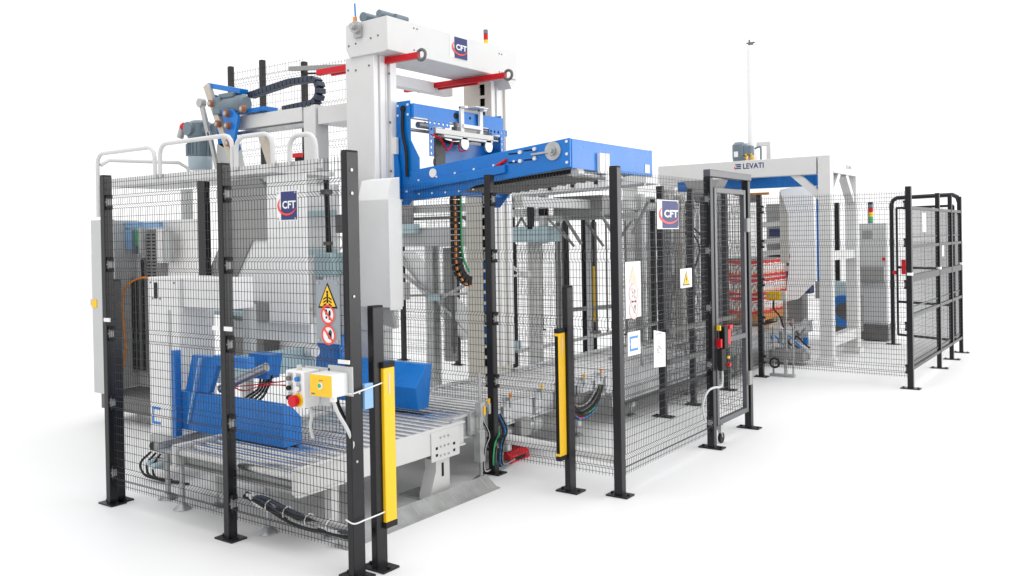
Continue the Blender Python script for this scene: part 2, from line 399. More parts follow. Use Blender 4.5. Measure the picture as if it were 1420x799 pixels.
# back fences
f = thing('rear_fence', 'low rear line of black mesh fence behind the machines, in the middle of the plant', 'fence', (-6, 9.3, 0))
for x in (-8.6, -7.6, -6.65, -5.83, -5.56, -5.45, -5.12): post(f, x, 9.3, .06, .06, 2.2)
for a, b in ((-8.57, -7.63), (-7.57, -6.68), (-6.62, -5.86), (-5.09, -3.77)): wires(f, (a, 9.3), (b, 9.3), (0, -1))
part('short_panel_post', B(-5.86, -5.80, 9.1, 9.16, .02, 1.75), BLACK, f)
f = thing('back_fence', 'far mesh fence with dark posts behind the stretch wrapper', 'fence', (-4, 14.3, 0))
for x, y in ((-3.91, 14.4), (-4.9, 14.4), (-3.47, 14.7)): post(f, x, y, .07, .06, 2.2)
wires(f, (-4.86, 14.4), (-3.95, 14.4), (0, -1)); wires(f, (-6.2, 14.4), (-4.94, 14.4), (0, -1))
f = thing('high_fence', 'tall pale mesh fence with dark posts rising behind the blue gripper head', 'fence', (-8.7, 7, 0))
for x, h in ((-9.36, 3.97), (-8.74, 3.97), (-7.98, 3.85)): post(f, x, 7.0, .06, .06, h, bends=())
hb = (3.75, 3.3, 2.85, 2.4)
for a, b in ((-9.33, -8.77), (-8.71, -8.01), (-7.95, -6.6)): wires(f, (a, 7.0), (b, 7.0), (0, -1), z0=1.9, z1=3.8 if b > -8 else 3.9, bends=hb, sv=.05, sh=.1, rv=.0018, rh=.002)
part('top_rail', MB().bar((-8.15, 6.93, 3.78), (-6.5, 6.93, 3.62), .05, .05), MGREY, f); part('cable_rail', MB().bar((-7.95, 6.93, 3.70), (-6.5, 6.93, 3.54), .02, .02), RUBBER, f)
part('lock', MB().box(-8.06, -7.96, 6.9, 6.96, 2.5, 2.72), RUBBER, f); part('lock_button', MB().box(-8.08, -7.94, 6.88, 6.92, 2.72, 2.77), RED, f)

# ================================================================= LIGHT CURTAINS
def curtain(label, x, y, h, zc0, zc1, px, py, faceneg, plate):
    g = thing('light_curtain', label, 'light curtain', (x, y, 0), 'yellow light curtains at the pallet exit')
    post(g, x, y, .042, .08, h, plate=(.17, .12))
    m = part('housing', B(px-.017, px+.017, py-.042, py+.042, zc0, zc1), YELLOW, g, bevel=.004)
    yy = py-.0425 if faceneg else py+.0425
    part('window', B(px-.013, px+.013, min(yy, yy-.002 if faceneg else yy+.002), max(yy, yy-.002 if faceneg else yy+.002), zc0+.02, zc1-.02), PBLACK, m)
    part('end_cap', B(px-.018, px+.018, py-.043, py+.043, zc1, zc1+.03).box(px-.018, px+.018, py-.043, py+.043, zc0-.03, zc0), RUBBER, m)
    part('print', Sheet((px+.0172, 0, 0), '+x').rect(MB(), py-.006, zc1-.14, py+.006, zc1-.03, .0004), PPINK, m)
    part('bracket', B(min(x, px)-.0, max(x, px), py-.012, py+.012, zc0+.05, zc0+.08).box(min(x, px), max(x, px), py-.012, py+.012, zc1-.08, zc1-.05), BLACK, g)
curtain('yellow light curtain on the short black post nearest the camera', -3.285, 3.335, 1.39, .24, 1.06, -3.262, 3.390, False, None)
curtain('yellow light curtain on the black post in front of the middle fence', -3.165, 5.06, 1.40, .26, 1.09, -3.180, 4.976, True, None)
solo('cable_tie', MB().tube([(-3.32, 3.14, .96), (-3.27, 3.14, .955), (-3.255, 3.2, .965), (-3.26, 3.37, .985), (-3.30, 3.385, .985)], .004, 6), PWHITE, 'white plastic tie looped round the two near posts at control box height', 'cable tie')
solo('cable_tie', MB().tube([(-3.33, 3.14, .30), (-3.27, 3.14, .29), (-3.255, 3.2, .295), (-3.258, 3.37, .30), (-3.30, 3.385, .31)], .004, 6), PWHITE, 'white plastic tie looped round the feet of the two near posts', 'cable tie')
solo('spacer_block', B(-3.29, -3.268, 3.23, 3.292, .86, .99), LBLUE, 'light blue plastic block wedged between the two near posts', 'spacer')
g = thing('light_curtain', 'distant yellow light curtain on the dark rear fence post', 'light curtain', (-5.38, 9.22, 0))
m = part('housing', B(-5.42, -5.36, 9.19, 9.25, .70, 1.37), YELLOW, g)
part('support_bar', MB().bar((-5.75, 9.15, .83), (-5.05, 9.2, .90), .03, .05), ALU, g)

# ================================================================= ROLLER CONVEYORS
rol = {}
def conveyor(label, y0, y1, xl, xr, ztop, pitch=.088, r=.036, legs=(), cover=None, mats=GALV, railh=.13):
    g = thing('roller_conveyor', label, 'conveyor', ((xl+xr)/2, y0, 0), 'roller conveyor sections in line')
    for x0, x1 in ((xl, xl+.045), (xr-.045, xr)):
        m = MB().box(x0+.004, x1-.004, y0, y1, ztop-railh, ztop+.012)
        if x1 == xr: m.box(x1-.02, x1+.014, y0, y1, ztop-railh-.01, ztop-railh+.002).box(x1-.02, x1+.014, y0, y1, ztop+.012, ztop+.022)
        part('side_rail', m, mats, g, bevel=.003)
    key = (round(xr-xl, 3), r)
    if key not in rol:
        mm = MB(); w = (xr-xl)/2-.05
        mm.mi = 0; mm.cyl((-w, 0, 0), (w, 0, 0), r, 18); mm.mi = 1; mm.cyl((-w-.006, 0, 0), (w+.006, 0, 0), .013, 8)
        rol[key] = mm.mesh('roller', [BRIGHT, DGREY])
    n = int((y1-y0-.06)/pitch)
    for i in range(n+1):
        part('roller', rol[key], None, g, loc=((xl+xr)/2, y0+.05+i*pitch, ztop-r-.004))
    part('drip_tray', B(xl+.05, xr-.05, y0+.04, y1-.04, ztop-.125, ztop-.115), MGREY, g)
    for ly in legs:
        for x in (xl+.03, xr-.06):
            part('leg', B(x-.03, x+.03, ly-.03, ly+.03, .09, ztop-railh), mats, g, bevel=.003)
            part('foot', MB().cyl((x, ly, .02), (x, ly, .10), .012, 10).tube([(x, ly, .002), (x, ly, .012), (x, ly, .03)], [.055, .05, .018], 16), STEEL, g)
    return g
g = conveyor('pallet roller conveyor with white side plates at the near end, under the blue pushers', 3.22, 4.70, -4.98, -3.80, .455, legs=(3.53,), mats=WHITE)
m = MB().box(-3.799, -3.785, 3.70, 4.62, .315, .468)
part('side_cover', m, WHITE, g, bevel=.003)
m = MB(); m.mi = 0; m.box(-3.784, -3.776, 4.33, 4.62, .27, .462); m.mi = 1
for yy in (4.37, 4.55):
    for z_ in (.30, .345): m.box(-3.7765, -3.774, yy, yy+.022, z_, z_+.018)
m.mi = 2
for yy in (4.42, 4.46, 4.50):
    for z_ in (.30, .36, .42): m.cyl((-3.777, yy, z_), (-3.771, yy, z_), .008, 8)
part('joint_plate', m, [WHITE, PBLACK, STEEL], g, bevel=.002)
lg = MB(); lg.prism([(4.40, .27), (4.54, .27), (4.54, .012), (4.34, .012), (4.34, .05), (4.40, .2)], 0, -3.90, -3.80)
lp = part('leg', lg, WHITE, g, bevel=.003)
part('base_plate', B(-4.10, -3.80, 4.36, 4.56, .001, .011), GALV, lp)
part('slot', B(-3.7995, -3.797, 4.455, 4.475, .15, .24), PBLACK, lp)
part('cross_beam', B(-4.93, -3.85, 3.30, 3.36, .30, .40).box(-4.93, -3.85, 4.50, 4.56, .28, .36), GREY, g)
part('low_shelf', B(-5.35, -4.2, 3.33, 3.9, .36, .372).box(-5.35, -5.30, 3.33, 3.9, .374, .42), GALV, g)
for x in (-4.24, -5.1): part('foot', MB().cyl((x, 3.37, .02), (x, 3.37, .36), .018, 10).tube([(x, 3.37, .002), (x, 3.37, .012), (x, 3.37, .04)], [.06, .055, .02], 16), STEEL, g)

g = conveyor('galvanised roller conveyor section behind the middle fence post', 4.74, 6.86, -4.98, -3.93, .45, legs=(5.45, 6.5), mats=ZINC)
conveyor('galvanised roller conveyor section inside the fenced tunnel', 6.92, 9.2, -4.98, -3.93, .45, legs=(7.5, 8.8), mats=ZINC)
conveyor('galvanised roller conveyor section carrying the wrapped pallet', 9.26, 13.1, -4.98, -3.93, .42, pitch=.11, legs=(10.2, 12.2), mats=GALV)
# side brackets, sensors, drive on section two
for i, (yy, c) in enumerate(((5.05, 0), (5.32, 1), (5.75, 0), (6.05, 1), (6.4, 0), (6.7, 1))):
    b = thing('sensor_bracket', ['galvanised sensor bracket with a yellow tip nearest the jack stand', 'sensor bracket with an orange tip just right of the middle fence post', 'yellow tipped sensor bracket above the red floor block', 'orange tipped sensor bracket behind the yellow light curtain', 'yellow tipped sensor bracket above the cable basket', 'last orange tipped sensor bracket beside the corner post'][i], 'sensor', (-3.9, yy, .45), 'sensor brackets along the conveyor rail')
    part('plate', B(-3.925, -3.915, yy, yy+.10, .33, .53), ZINC, b, bevel=.002)
    part('arm', B(-3.95, -3.87, yy+.03, yy+.055, .50, .525).box(-3.885, -3.87, yy+.03, yy+.055, .45, .50), GALV, b)
    part('tip', MB().cyl((-3.88, yy+.043, .525), (-3.88, yy+.043, .56), .011, 8), (YELLOW, ORANGE)[c], b)
    part('screw', MB().cyl((-3.915, yy+.02, .37), (-3.908, yy+.02, .37), .009, 8).cyl((-3.915, yy+.08, .37), (-3.908, yy+.08, .37), .009, 8), STEEL, b)
g = thing('cable_basket', 'dark tangle of drive cables in a sagging tray beside the conveyor', 'cables', (-3.75, 6.2, .3))
part('tray', MB().prism([(5.95, .36), (6.5, .41), (6.55, .36), (6.5, .28), (6.2, .21), (6.05, .26)], 0, -3.86, -3.80), DGREY, g)
for i in range(14):
    z_ = .25+random.random()*.12; x_ = -3.79+random.random()*.05
    part('cable', MB().tube([(x_, 5.98+random.random()*.1, z_+.04), (x_+.02, 6.15, z_-.03), (x_+.03, 6.3, z_-.03+random.random()*.03), (x_, 6.48, z_+.05), (x_-.03, 6.58, .45)], .007, 6), (RUBBER, RUBBER, DGREY, RUBBER, RUBBER, MGREY, RUBBER, BCABLE, RUBBER, DGREY, RUBBER, RED, RUBBER, GREEN)[i % 14], g)
g = thing('cable_bundle', 'looping black, blue and white cables hanging by the red floor block', 'cables', (-3.9, 5.2, .2))
for i in range(10):
    y_ = 5.02+random.random()*.28
    part('cable', MB().tube([(-3.90, y_, .42), (-3.86, y_+.03, .30), (-3.84, y_-.05, .18+.06*random.random()), (-3.87, y_-.02, .05), (-3.92, y_+.2, .03)], .006, 6), (RUBBER, BCABLE, MGREY, RUBBER, DGREY, RUBBER, GREEN, WCABLE, RUBBER, RUBBER)[i % 10], g)
g = thing('drive_motor', 'bare steel conveyor drive motor under the rail, right of the middle post', 'motor', (-4.0, 5.5, .25))
part('body', MB().cyl((-4.0, 5.38, .24), (-4.0, 5.75, .24), .075, 20), STEEL, g); part('fan_cover', MB().cyl((-4.0, 5.75, .24), (-4.0, 5.86, .24), .08, 20), GALV, g)
part('terminal_box', B(-3.93, -3.87, 5.48, 5.62, .20, .33), MGREY, g)
g = thing('red_block', 'small red floor unit beside the middle fence post', 'pedal', (-4.0, 5.55, 0))
part('body', MB().prism([(-4.10, .002), (-3.93, .002), (-3.93, .05), (-3.97, .085), (-4.10, .085)], 1, 5.42, 5.68), RED, g, bevel=.004)
part('recess', B(-3.931, -3.928, 5.48, 5.62, .015, .04), PBLACK, g)
g = thing('jack_stand', 'galvanised screw jack stand with a thin upright rod, beside the conveyor joint', 'stand', (-3.86, 4.96, 0))
part('foot', MB().tube([(-3.86, 4.96, .002), (-3.86, 4.96, .014), (-3.86, 4.96, .035)], [.062, .056, .02], 18).cyl((-3.86, 4.96, .03), (-3.86, 4.96, .16), .014, 10), STEEL, g)
part('bracket', MB().box(-3.90, -3.84, 4.93, 4.99, .13, .36).box(-3.915, -3.885, 4.88, 5.03, .33, .50), GALV, g, bevel=.002)
part('clamp', B(-3.885, -3.83, 4.935, 4.985, .46, .56), GALV, g, bevel=.003)
part('rod', MB().cyl((-3.86, 4.96, .36), (-3.86, 4.96, .77), .011, 10), ALU, g)
part('tip', B(-3.829, -3.822, 4.96, 4.98, .47, .53), YELLOW, g)
g = thing('floor_guard', 'low sloping galvanised guard strip on the floor beside the pallet exit', 'guard')
part('strip', MB().prism([(-3.615, .001), (-3.615, .006), (-3.65, .011), (-3.735, .078), (-3.742, .075), (-3.66, .001)], 1, 3.42, 4.86), mat('dull_galvanised', (.34, .345, .34), .5, .35, var=.15), g)
for i in range(12): part('rib', MB().bar((-3.652, 3.48+i*.118, .0115), (-3.734, 3.48+i*.118, .077), .006, .003, (0, 0, 1)), GALV, g)

# ================================================================= BLUE PUSHERS
g = thing('blue_pusher', 'blue pusher plate with an A shaped bracket behind the near left fence', 'pusher', (-5, 3.6, .4))
part('push_plate', MB().prism([(3.58, .45), (3.58, .715), (3.64, .715), (3.73, .62), (3.73, .45)], 0, -5.45, -4.34), BLUE, g, bevel=.004)
part('side_plate', B(-5.445, -5.395, 3.53, 3.578, .36, 1.0), BLUE, g, bevel=.003)
part('gusset', MB().prism([(-5.39, .71), (-5.30, .97), (-5.03, .97), (-5.03, .90), (-5.12, .72), (-5.20, .72)], 1, 3.60, 3.64), BLUE, g, bevel=.003)
part('rib', MB().bar((-5.32, 3.575, .50), (-5.17, 3.575, .96), .012, .02, (0, 1, 0)), LBLUE, g)
part('top_bar', B(-5.05, -4.70, 3.59, 3.66, .915, .985), BLUE, g, bevel=.003)
part('cylinder', MB().cyl((-5.1, 3.68, .74), (-4.70, 3.75, .91), .03, 14), STEEL, g)
part('hose', MB().tube([(-4.95, 3.66, .78), (-4.8, 3.64, .76), (-4.65, 3.7, .80), (-4.5, 3.9, .78)], .0045, 6), RED, g)
g = thing('blue_pusher', 'blue wedge shaped pusher plate lying across the rollers, behind the short light curtain post', 'pusher', (-4.7, 4.88, .5))
part('push_plate', MB().prism([(4.82, .475), (4.80, .64), (4.93, .80), (4.99, .80), (4.94, .475)], 0, -5.25, -4.33), BLUE, g, bevel=.004)
part('bracket', MB().prism([(-5.50, .56), (-5.44, .95), (-5.20, .98), (-5.16, .60)], 1, 4.86, 4.98), BLUE, g, bevel=.004)
part('knob', MB().cyl((-5.28, 4.62, .88), (-5.20, 4.62, .88), .045, 14), PWHITE, g)
g = thing('guide_beam', 'pale teal box beam between the two blue pushers', 'beam', (-5.3, 4.3, .7))
part('beam', B(-5.42, -5.30, 3.86, 4.70, .73, .90), TEAL, g, bevel=.004)
part('hanger', B(-5.40, -5.32, 4.1, 4.16, .90, 1.28), GREY, g)
g = thing('blue_cup', 'small blue funnel shaped holder with black hoses beside the near middle post', 'holder', (-4.9, 3.95, .8))
part('cup', MB().prism([(-5.02, .97), (-4.80, .97), (-4.84, .80), (-4.98, .80)], 1, 3.85, 3.97), BLUE, g, bevel=.003)
for i in range(4): part('hose', MB().tube([(-4.95+.04*i, 3.9, .82), (-4.98+.03*i, 3.9, .72), (-5.05+.05*i, 3.85, .66), (-5.0+.03*i, 3.7, .60)], .009, 6), RUBBER, g)
solo('air_hose', MB().tube([(-5.0, 3.7, .76), (-4.7, 3.75, .80), (-4.35, 3.85, .86), (-4.1, 3.9, .92)], .0045, 6), RED, 'thin red air hose crossing above the near blue pusher', 'hose')

# ================================================================= CONTROL BOXES ON NEAR FENCE
yf = 3.145
g = thing('control_box', 'grey push button box with a red emergency stop on the near fence', 'control box', (-3.5600, yf, .93))
part('mount_plate', B(-3.6201, -3.4267, yf-.006, yf, .845, 1.045), GREY, g)
part('housing', B(-3.6460, -3.5041, yf-.115, yf-.006, .845, 1.035), PWHITE, g, bevel=.005)
yb = yf-.116
cols = [(DGREY, BLUE), (PBLACK, PWHITE), (PBLACK, None)]
for r_, z_ in enumerate((.995, .945, .895)):
    for c_, x_ in enumerate((-3.6201, -3.5557)):
        mt = cols[r_][c_]
        if not mt: continue
        part('label_tag', B(x_-.006, x_+.03, yb-.001, yb, z_-.006, z_+.028), ALU, g)
        b_ = part('button', MB().cyl((x_+.012, yb, z_), (x_+.012, yb-.018, z_), .013, 14), mt, g)
        part('bezel', MB().cyl((x_+.012, yb, z_), (x_+.012, yb-.006, z_), .018, 16), STEEL, b_)
st = part('stop_button', MB().cyl((-3.5471, yb-.02, .885), (-3.5471, yb-.045, .885), .03, 18).cyl((-3.5471, yb, .885), (-3.5471, yb-.02, .885), .014, 12), RED, g)
part('collar', MB().cyl((-3.5471, yb, .885), (-3.5471, yb-.008, .885), .036, 20), YELLOW, st)
part('cable', MB().tube([(-3.5342, yf-.06, .85), (-3.5342, yf-.04, .80), (-3.5686, yf-.02, .73), (-3.5857, yf+.01, .66)], .009, 8), WCABLE, g)
part('gland', MB().cyl((-3.5772, yf-.08, 1.035), (-3.5772, yf-.08, 1.06), .014, 10), OFFW, g)
g.location.z += .03
g = thing('junction_box', 'grey box with yellow front and green lamp on the near fence', 'control box', (-3.3508, yf, .98))
part('mount_plate', B(-3.4398, -3.2618, yf-.006, yf, .90, 1.05), GREY, g)
part('housing', B(-3.4531, -3.2929, yf-.115, yf-.006, .905, 1.02), PWHITE, g, bevel=.005)
part('front', B(-3.4504, -3.2956, yf-.122, yf-.115, .908, 1.017), YELLOW, g, bevel=.002)
part('lamp', MB().cyl((-3.3686, yf-.122, .962), (-3.3686, yf-.130, .962), .017, 16), PWHITE, g); part('lamp_lens', MB().cyl((-3.3703, yf-.130, .964), (-3.3703, yf-.133, .964), .011, 12), GREEN, g)
part('lettering', Sheet((0, yf-.1222, 0), '-y').rect(Sheet((0, yf-.1222, 0), '-y').rect(MB(), -3.3819, .988, -3.3552, .992, 0), -3.4398, .916, -3.4131, .923, 0), DGREY, g)
part('gland', MB().cyl((-3.3241, yf-.08, .905), (-3.3241, yf-.08, .88), .018, 12), PWHITE, g)
part('cable', MB().tube([(-3.3241, yf-.08, .88), (-3.3152, yf-.06, .82), (-3.2974, yf-.02, .74), (-3.2885, yf+.01, .67), (-3.2885, yf+.01, .62)], .01, 8), WCABLE, g)
part('cable', MB().tube([(-3.3775, yf-.02, .9), (-3.3775, yf+.01, .83), (-3.3419, yf+.02, .76), (-3.2974, yf+.02, .72)], .01, 8), RUBBER, g)
part('tie', B(-3.3508, -3.2707, yf-.02, yf-.012, 1.065, 1.085), PWHITE, g)
g.location.z += .042
g = thing('cable_loom', 'bundle of grey and black cables lying behind the bottom of the near fence', 'cables', (-3.8, 3.22, .2))
for i in range(14):
    j = [random.uniform(-.026, .026) for _ in range(8)]
    part('cable', MB().tube([(-4.24+j[0], 3.235+j[1]*.6, .265+j[2]*.6), (-4.1, 3.24+j[3], .235+j[4]), (-3.8, 3.23+j[5], .20+j[6]), (-3.5, 3.24+j[7], .195+j[0]), (-3.33, 3.24+j[1], .19+j[2])], .011, 6), (WCABLE, RUBBER, MGREY, CHAIN, WCABLE)[i % 5], g)
for x in (-4.05, -3.9, -3.72, -3.55): part('tie', MB().ring((x, 3.235, .205+max(0, -3.8-x)*.09), 0, .034, .003, 14, 5), PWHITE, g)

# ================================================================= SIGNS
def logo(s, g, u0, v0, u1, v1, bold=.03):
    w, h = u1-u0, v1-v0
    part('emblem', s.rect(MB(), u0+.22*w, v0+.03*h, u1-.02*w, v1-.03*h, .004), NAVY, g)
    part('lettering', s.text(MB(), 'CFT', u0+.30*w, v0+.40*h, u1-.06*w, v0+.66*h, .0052, bold), PWHITE, g)
    part('swoosh', s.annulus(MB(), u0+.52*w, v0+.50*h, .36*w, .46*w, .0062, 30, 130, 345, .62*h/w*1.15, .7), PRED, g)
def logosign(label, o, face, u0, v0, u1, v1):
    s = Sheet(o, face); g = thing('logo_sign', label, 'sign', s.p((u0+u1)/2, v0, 0))
    part('plate', s.rect(MB(), u0, v0, u1, v1, 0, .003), PWHITE, g); logo(s, g, u0, v0, u1, v1)
    m = MB()
    for a in (u0+.08*(u1-u0), u1-.08*(u1-u0)):
        for b in (v0+.07*(v1-v0), v1-.07*(v1-v0)): s.disc(m, a, b, .006, .005, .003, 10)
    part('screw', m, STEEL, g)
logosign('blue and white CFT logo plate on the near left fence', (0, 3.13, 0), '-y', -3.808, 1.85, -3.64, 2.012)
logosign('CFT logo plate on the side fence before the door', (-2.795, 0, 0), '+x', 5.69, 1.78, 6.05, 1.992)
def tri(s, g, u, v, r, d, face=YELLOW, sym='bolt', edge=PBLACK):
    P_ = lambda k: [(u, v+r*k), (u-r*.88*k, v-r*.62*k), (u+r*.88*k, v-r*.62*k)]
    part('triangle_border', s.poly(MB(), P_(1), d), edge, g); part('triangle', s.poly(MB(), P_(.82), d+.001), face, g)
    m = MB()
    if sym == 'bolt': s.poly(m, [(u+.05*r, v+.5*r), (u-.15*r, v), (u, v), (u-.05*r, v-.42*r), (u+.18*r, v+.08*r), (u+.03*r, v+.08*r)], d+.002)
    elif sym == 'crush':
        s.rect(m, u-.07*r, v-.3*r, u+.07*r, v+.3*r, d+.002); s.disc(m, u, v+.4*r, .09*r, d+.002)
        for sg in (-1, 1):
            for k in (-.3, -.1, .1): s.poly(m, [(u+sg*.12*r, v+k*r), (u+sg*.4*r, v+(k-.13)*r), (u+sg*.36*r, v+(k-.2)*r), (u+sg*.1*r, v+(k-.08)*r)], d+.002)
    part('symbol', m, PBLACK if face == YELLOW else PBEIGE, g)
def ban(s, g, u, v, r, d, kind, red=PRED, ink=PBLACK):
    part('disc', s.disc(MB(), u, v, r, d), PWHITE, g)
    m = MB()
    if kind == 'foot':
        for sg, dv in ((-1, .08), (1, -.02)):
            s.poly(m, [(u+sg*.25*r+.16*r*math.cos(t), v+dv*r+.18*r+.3*r*math.sin(t)) for t in [i*math.pi/6 for i in range(12)]], d+.001)
            s.disc(m, u+sg*.22*r, v+dv*r-.36*r, .13*r, d+.001, n=12)
    else:
        s.poly(m, [(u+.18*r+.27*r*math.cos(t), v-.1*r+.33*r*math.sin(t)) for t in [i*math.pi/6 for i in range(12)]], d+.001)
        for k in range(4): s.poly(m, [(u+(.0+.12*k)*r, v+.05*r), (u+(.09+.12*k)*r, v+.05*r), (u+(.12+.12*k)*r, v+(.42+.06*(k % 3))*r), (u+(.05+.12*k)*r, v+(.42+.06*(k % 3))*r)], d+.0012)
        s.poly(m, [(u-.05*r, v-.2*r), (u-.32*r, v+.1*r), (u-.25*r, v+.2*r), (u+.05*r, v+.05*r)], d+.0011)
    part('symbol', m, ink, g)
    m = s.annulus(MB(), u, v, .8*r, r, d+.002); q = .07*r; c_ = .6*r
    s.poly(m, [(u-c_-q, v+c_-q), (u-c_+q, v+c_+q), (u+c_+q, v-c_+q), (u+c_-q, v-c_-q)], d+.0025)
    part('ban_ring', m, red, g)
s = Sheet((0, 3.128, 0), '-y'); g = thing('warning_sign', 'grey warning panel with yellow triangle and two prohibition discs on the near fence', 'sign', (-3.42, 3.13, 1.2))
part('plate', s.rect(MB(), -3.505, 1.205, -3.33, 1.535, 0, .003), PGREY, g, bevel=.001)
tri(s, g, -3.417, 1.44, .082, .004, YELLOW, 'crush'); ban(s, g, -3.416, 1.36-.005, .052, .004, 'foot'); ban(s, g, -3.414, 1.25, .052, .004, 'hand')
m = MB(); [s.disc(m, a, b, .008, .003, .004, 10) for a in (-3.487, -3.347) for b in (1.22, 1.52)]; part('screw', m, STEEL, g)
s = Sheet((-2.793, 0, 0), '+x')
g = thing('warning_sign', 'pale sheet with faded triangle and two faded prohibition discs beside the corner post', 'sign', (-2.79, 5.300, 1.18))
part('plate', s.rect(MB(), 5.195, 1.18, 5.415, 1.56, 0, .002), PWHITE, g)
tri(s, g, 5.305, 1.46, .085, .003, PBEIGE, 'crush', PBEIGE); ban(s, g, 5.305, 1.345, .068, .003, 'foot', PPINK, MGREY); ban(s, g, 5.305, 1.235, .066, .003, 'hand', PPINK, MGREY)
g = thing('warning_sign', 'small white card with a yellow lightning triangle on the side fence', 'sign', (-2.79, 6.160, 1.33))
part('plate', s.rect(MB(), 6.060, 1.335, 6.265, 1.48, 0, .002), PWHITE, g); tri(s, g, 6.162, 1.395, .068, .003, YELLOW, 'bolt')
def cmark(s, g, u0, v0, w, h, t, d, m_=LOGOBLUE):
    m = MB(); s.rect(m, u0, v0+t, u0+t, v0+h*.42, d); s.rect(m, u0, v0+h*.58, u0+t, v0+h-t, d); s.rect(m, u0, v0, u0+w, v0+t, d); s.rect(m, u0, v0+h-t, u0+w, v0+h, d); s.rect(m, u0+t*.5, v0+h*.42, u0+t, v0+h*.58, d)
    part('emblem', m, m_, g)
g = thing('logo_card', 'white card with a blue square bracket mark near the corner post', 'sign', (-2.79, 5.300, .92))
part('plate', s.rect(MB(), 5.215, .925, 5.395, 1.085, 0, .002), PWHITE, g); cmark(s, g, 5.240, .955, .12, .10, .016, .003)
g = thing('paper_sheet', 'white paper sheet with a small grey drawing hung on the side fence', 'paper', (-2.79, 5.690, .78))
part('sheet', s.poly(MB(), [(5.600, .80), (5.785, .785), (5.790, 1.03), (5.605, 1.065)], 0, .001), PWHITE, g)
m = MB(); s.annulus(m, 5.680, .92, .02, .026, .002, 16, 20, 300); s.annulus(m, 5.700, .90, .026, .031, .002, 16, -80, 160); s.rect(m, 5.660, .965, 5.690, .97, .002); s.rect(m, 5.630, 1.03, 5.740, 1.035, .002)
part('drawing', m, MGREY, g)
# interlock switch on the door
g = thing('door_interlock', 'black and red interlock switch with buttons on the door edge', 'switch', (-2.79, 6.85, .6))
part('body', B(-2.80, -2.76, 6.76, 6.86, .62, .80), RUBBER, g, bevel=.005)
part('latch_block', B(-2.80, -2.75, 6.80, 6.88, .80, .98), PBLACK, g, bevel=.004)
part('red_housing', MB().box(-2.80, -2.755, 6.885, 6.95, .82, .98).box(-2.755, -2.74, 6.89, 6.96, .95, .985), RED, g, bevel=.005)
part('yellow_tab', B(-2.80, -2.77, 6.755, 6.775, .95, .99), YELLOW, g)
part('red_tab', B(-2.80, -2.765, 6.755, 6.79, .81, .88), RED, g)
part('button', MB().cyl((-2.76, 6.88, .66), (-2.735, 6.88, .66), .016, 12), RED, g); part('button', MB().cyl((-2.76, 6.88, .72), (-2.745, 6.88, .72), .012, 12), YELLOW, g, 'small yellow push button')
part('cable', MB().tube([(-2.78, 6.81, .62), (-2.78, 6.81, .53), (-2.78, 6.77, .49), (-2.79, 6.66, .50), (-2.80, 6.55, .48), (-2.82, 6.50, .38), (-2.83, 6.56, .25)], .009, 8), WCABLE, g)

# ================================================================= GANTRY
g = thing('gantry', 'white two column gantry with CFT logo on its top beam and red locking bars', 'gantry', (-5.15, 6, 0))
nc = MB().box(-5.32, -5.01, 5.11, 5.36, 1.0, 3.24).box(-5.27, -5.06, 5.13, 5.34, .01, 1.0)
col = part('column', nc, WHITE, g, bevel=.004)
m = MB()
for ya, yb_, d in ((5.112, 5.155, .012), (5.175, 5.23, .020), (5.25, 5.262, .006), (5.285, 5.358, .026)): m.box(-5.01, -5.01+d, ya, yb_, 1.9, 3.235)
part('guide_rail', m, PWHITE, col, bevel=.002)  # whiter than the column: brightness of its lit right side put into the paint
m = MB()
for z_ in (3.1, 2.7, 2.3): m.cyl((-4.984, 5.27, z_), (-4.978, 5.27, z_), .01, 8)
for x, z_ in ((-5.29, 3.18), (-5.2, 3.17), (-5.05, 3.19)): m.cyl((x, 5.111, z_-.04), (x, 5.106, z_-.04), .009, 8)
part('bolt', m, DGREY, col)
# far column with slotted face
fc = MB(); fc.box(-5.32, -5.125, 6.67, 6.68, .01, 3.24); fc.box(-5.065, -5.0, 6.67, 6.68, .01, 3.24)
zs0 = [.54+.104*i for i in range(26)]
for i, z_ in enumerate(zs0): fc.box(-5.125, -5.065, 6.67, 6.68, z_+.037, z_+.067)
fc.box(-5.125, -5.065, 6.67, 6.68, .01, .503); fc.box(-5.125, -5.065, 6.67, 6.68, zs0[-1]+.037, 3.24)
fc.box(-5.32, -5.31, 6.68, 6.97, .01, 3.24); fc.box(-5.02, -5.0, 6.681, 6.97, .01, 3.24); fc.box(-5.31, -5.02, 6.96, 6.97, .01, 3.24)
col = part('column', fc, mat('beige_column_paint', (.74, .70, .61), .42, var=.03, scale=3), g)
part('slot_lining', B(-5.15, -5.04, 6.70, 6.72, .4, 3.2), PBLACK, col)
part('lift_chain', B(-5.12, -5.07, 6.685, 6.698, .72, 1.50), BLUE, col)
m = MB()
for ya, yb_, d in ((6.675, 6.73, .010), (6.75, 6.82, .02), (6.84, 6.85, .006), (6.88, 6.965, .025)): m.box(-5.0, -5.0+d, ya, yb_, .5, 3.235)
part('guide_rail', m, PWHITE, col, bevel=.002)  # far rails whitened likewise, lit-side brightness in the colour
bm_ = part('top_beam', MB().prism([(-5.285, 3.30), (-5.285, 3.505), (-4.82, 3.515), (-4.82, 3.245), (-4.87, 3.235), (-5.25, 3.235)], 1, 5.085, 6.86), WHITE, g, bevel=.004)
part('end_skirt', MB().prism([(6.72, 3.24), (6.86, 3.24), (6.86, 3.20), (6.78, 3.15)], 0, -4.99, -4.83), WHITE, bm_)
m = MB()
for x, z_ in ((-5.25, 3.33), (-5.17, 3.34), (-5.0, 3.36), (-4.92, 3.37)): m.cyl((x, 5.085, z_), (x, 5.081, z_), .008, 8)
for yy in (5.40, 5.44):
    for z_ in (3.29, 3.47): m.cyl((-4.82, yy, z_), (-4.816, yy, z_), .007, 8)
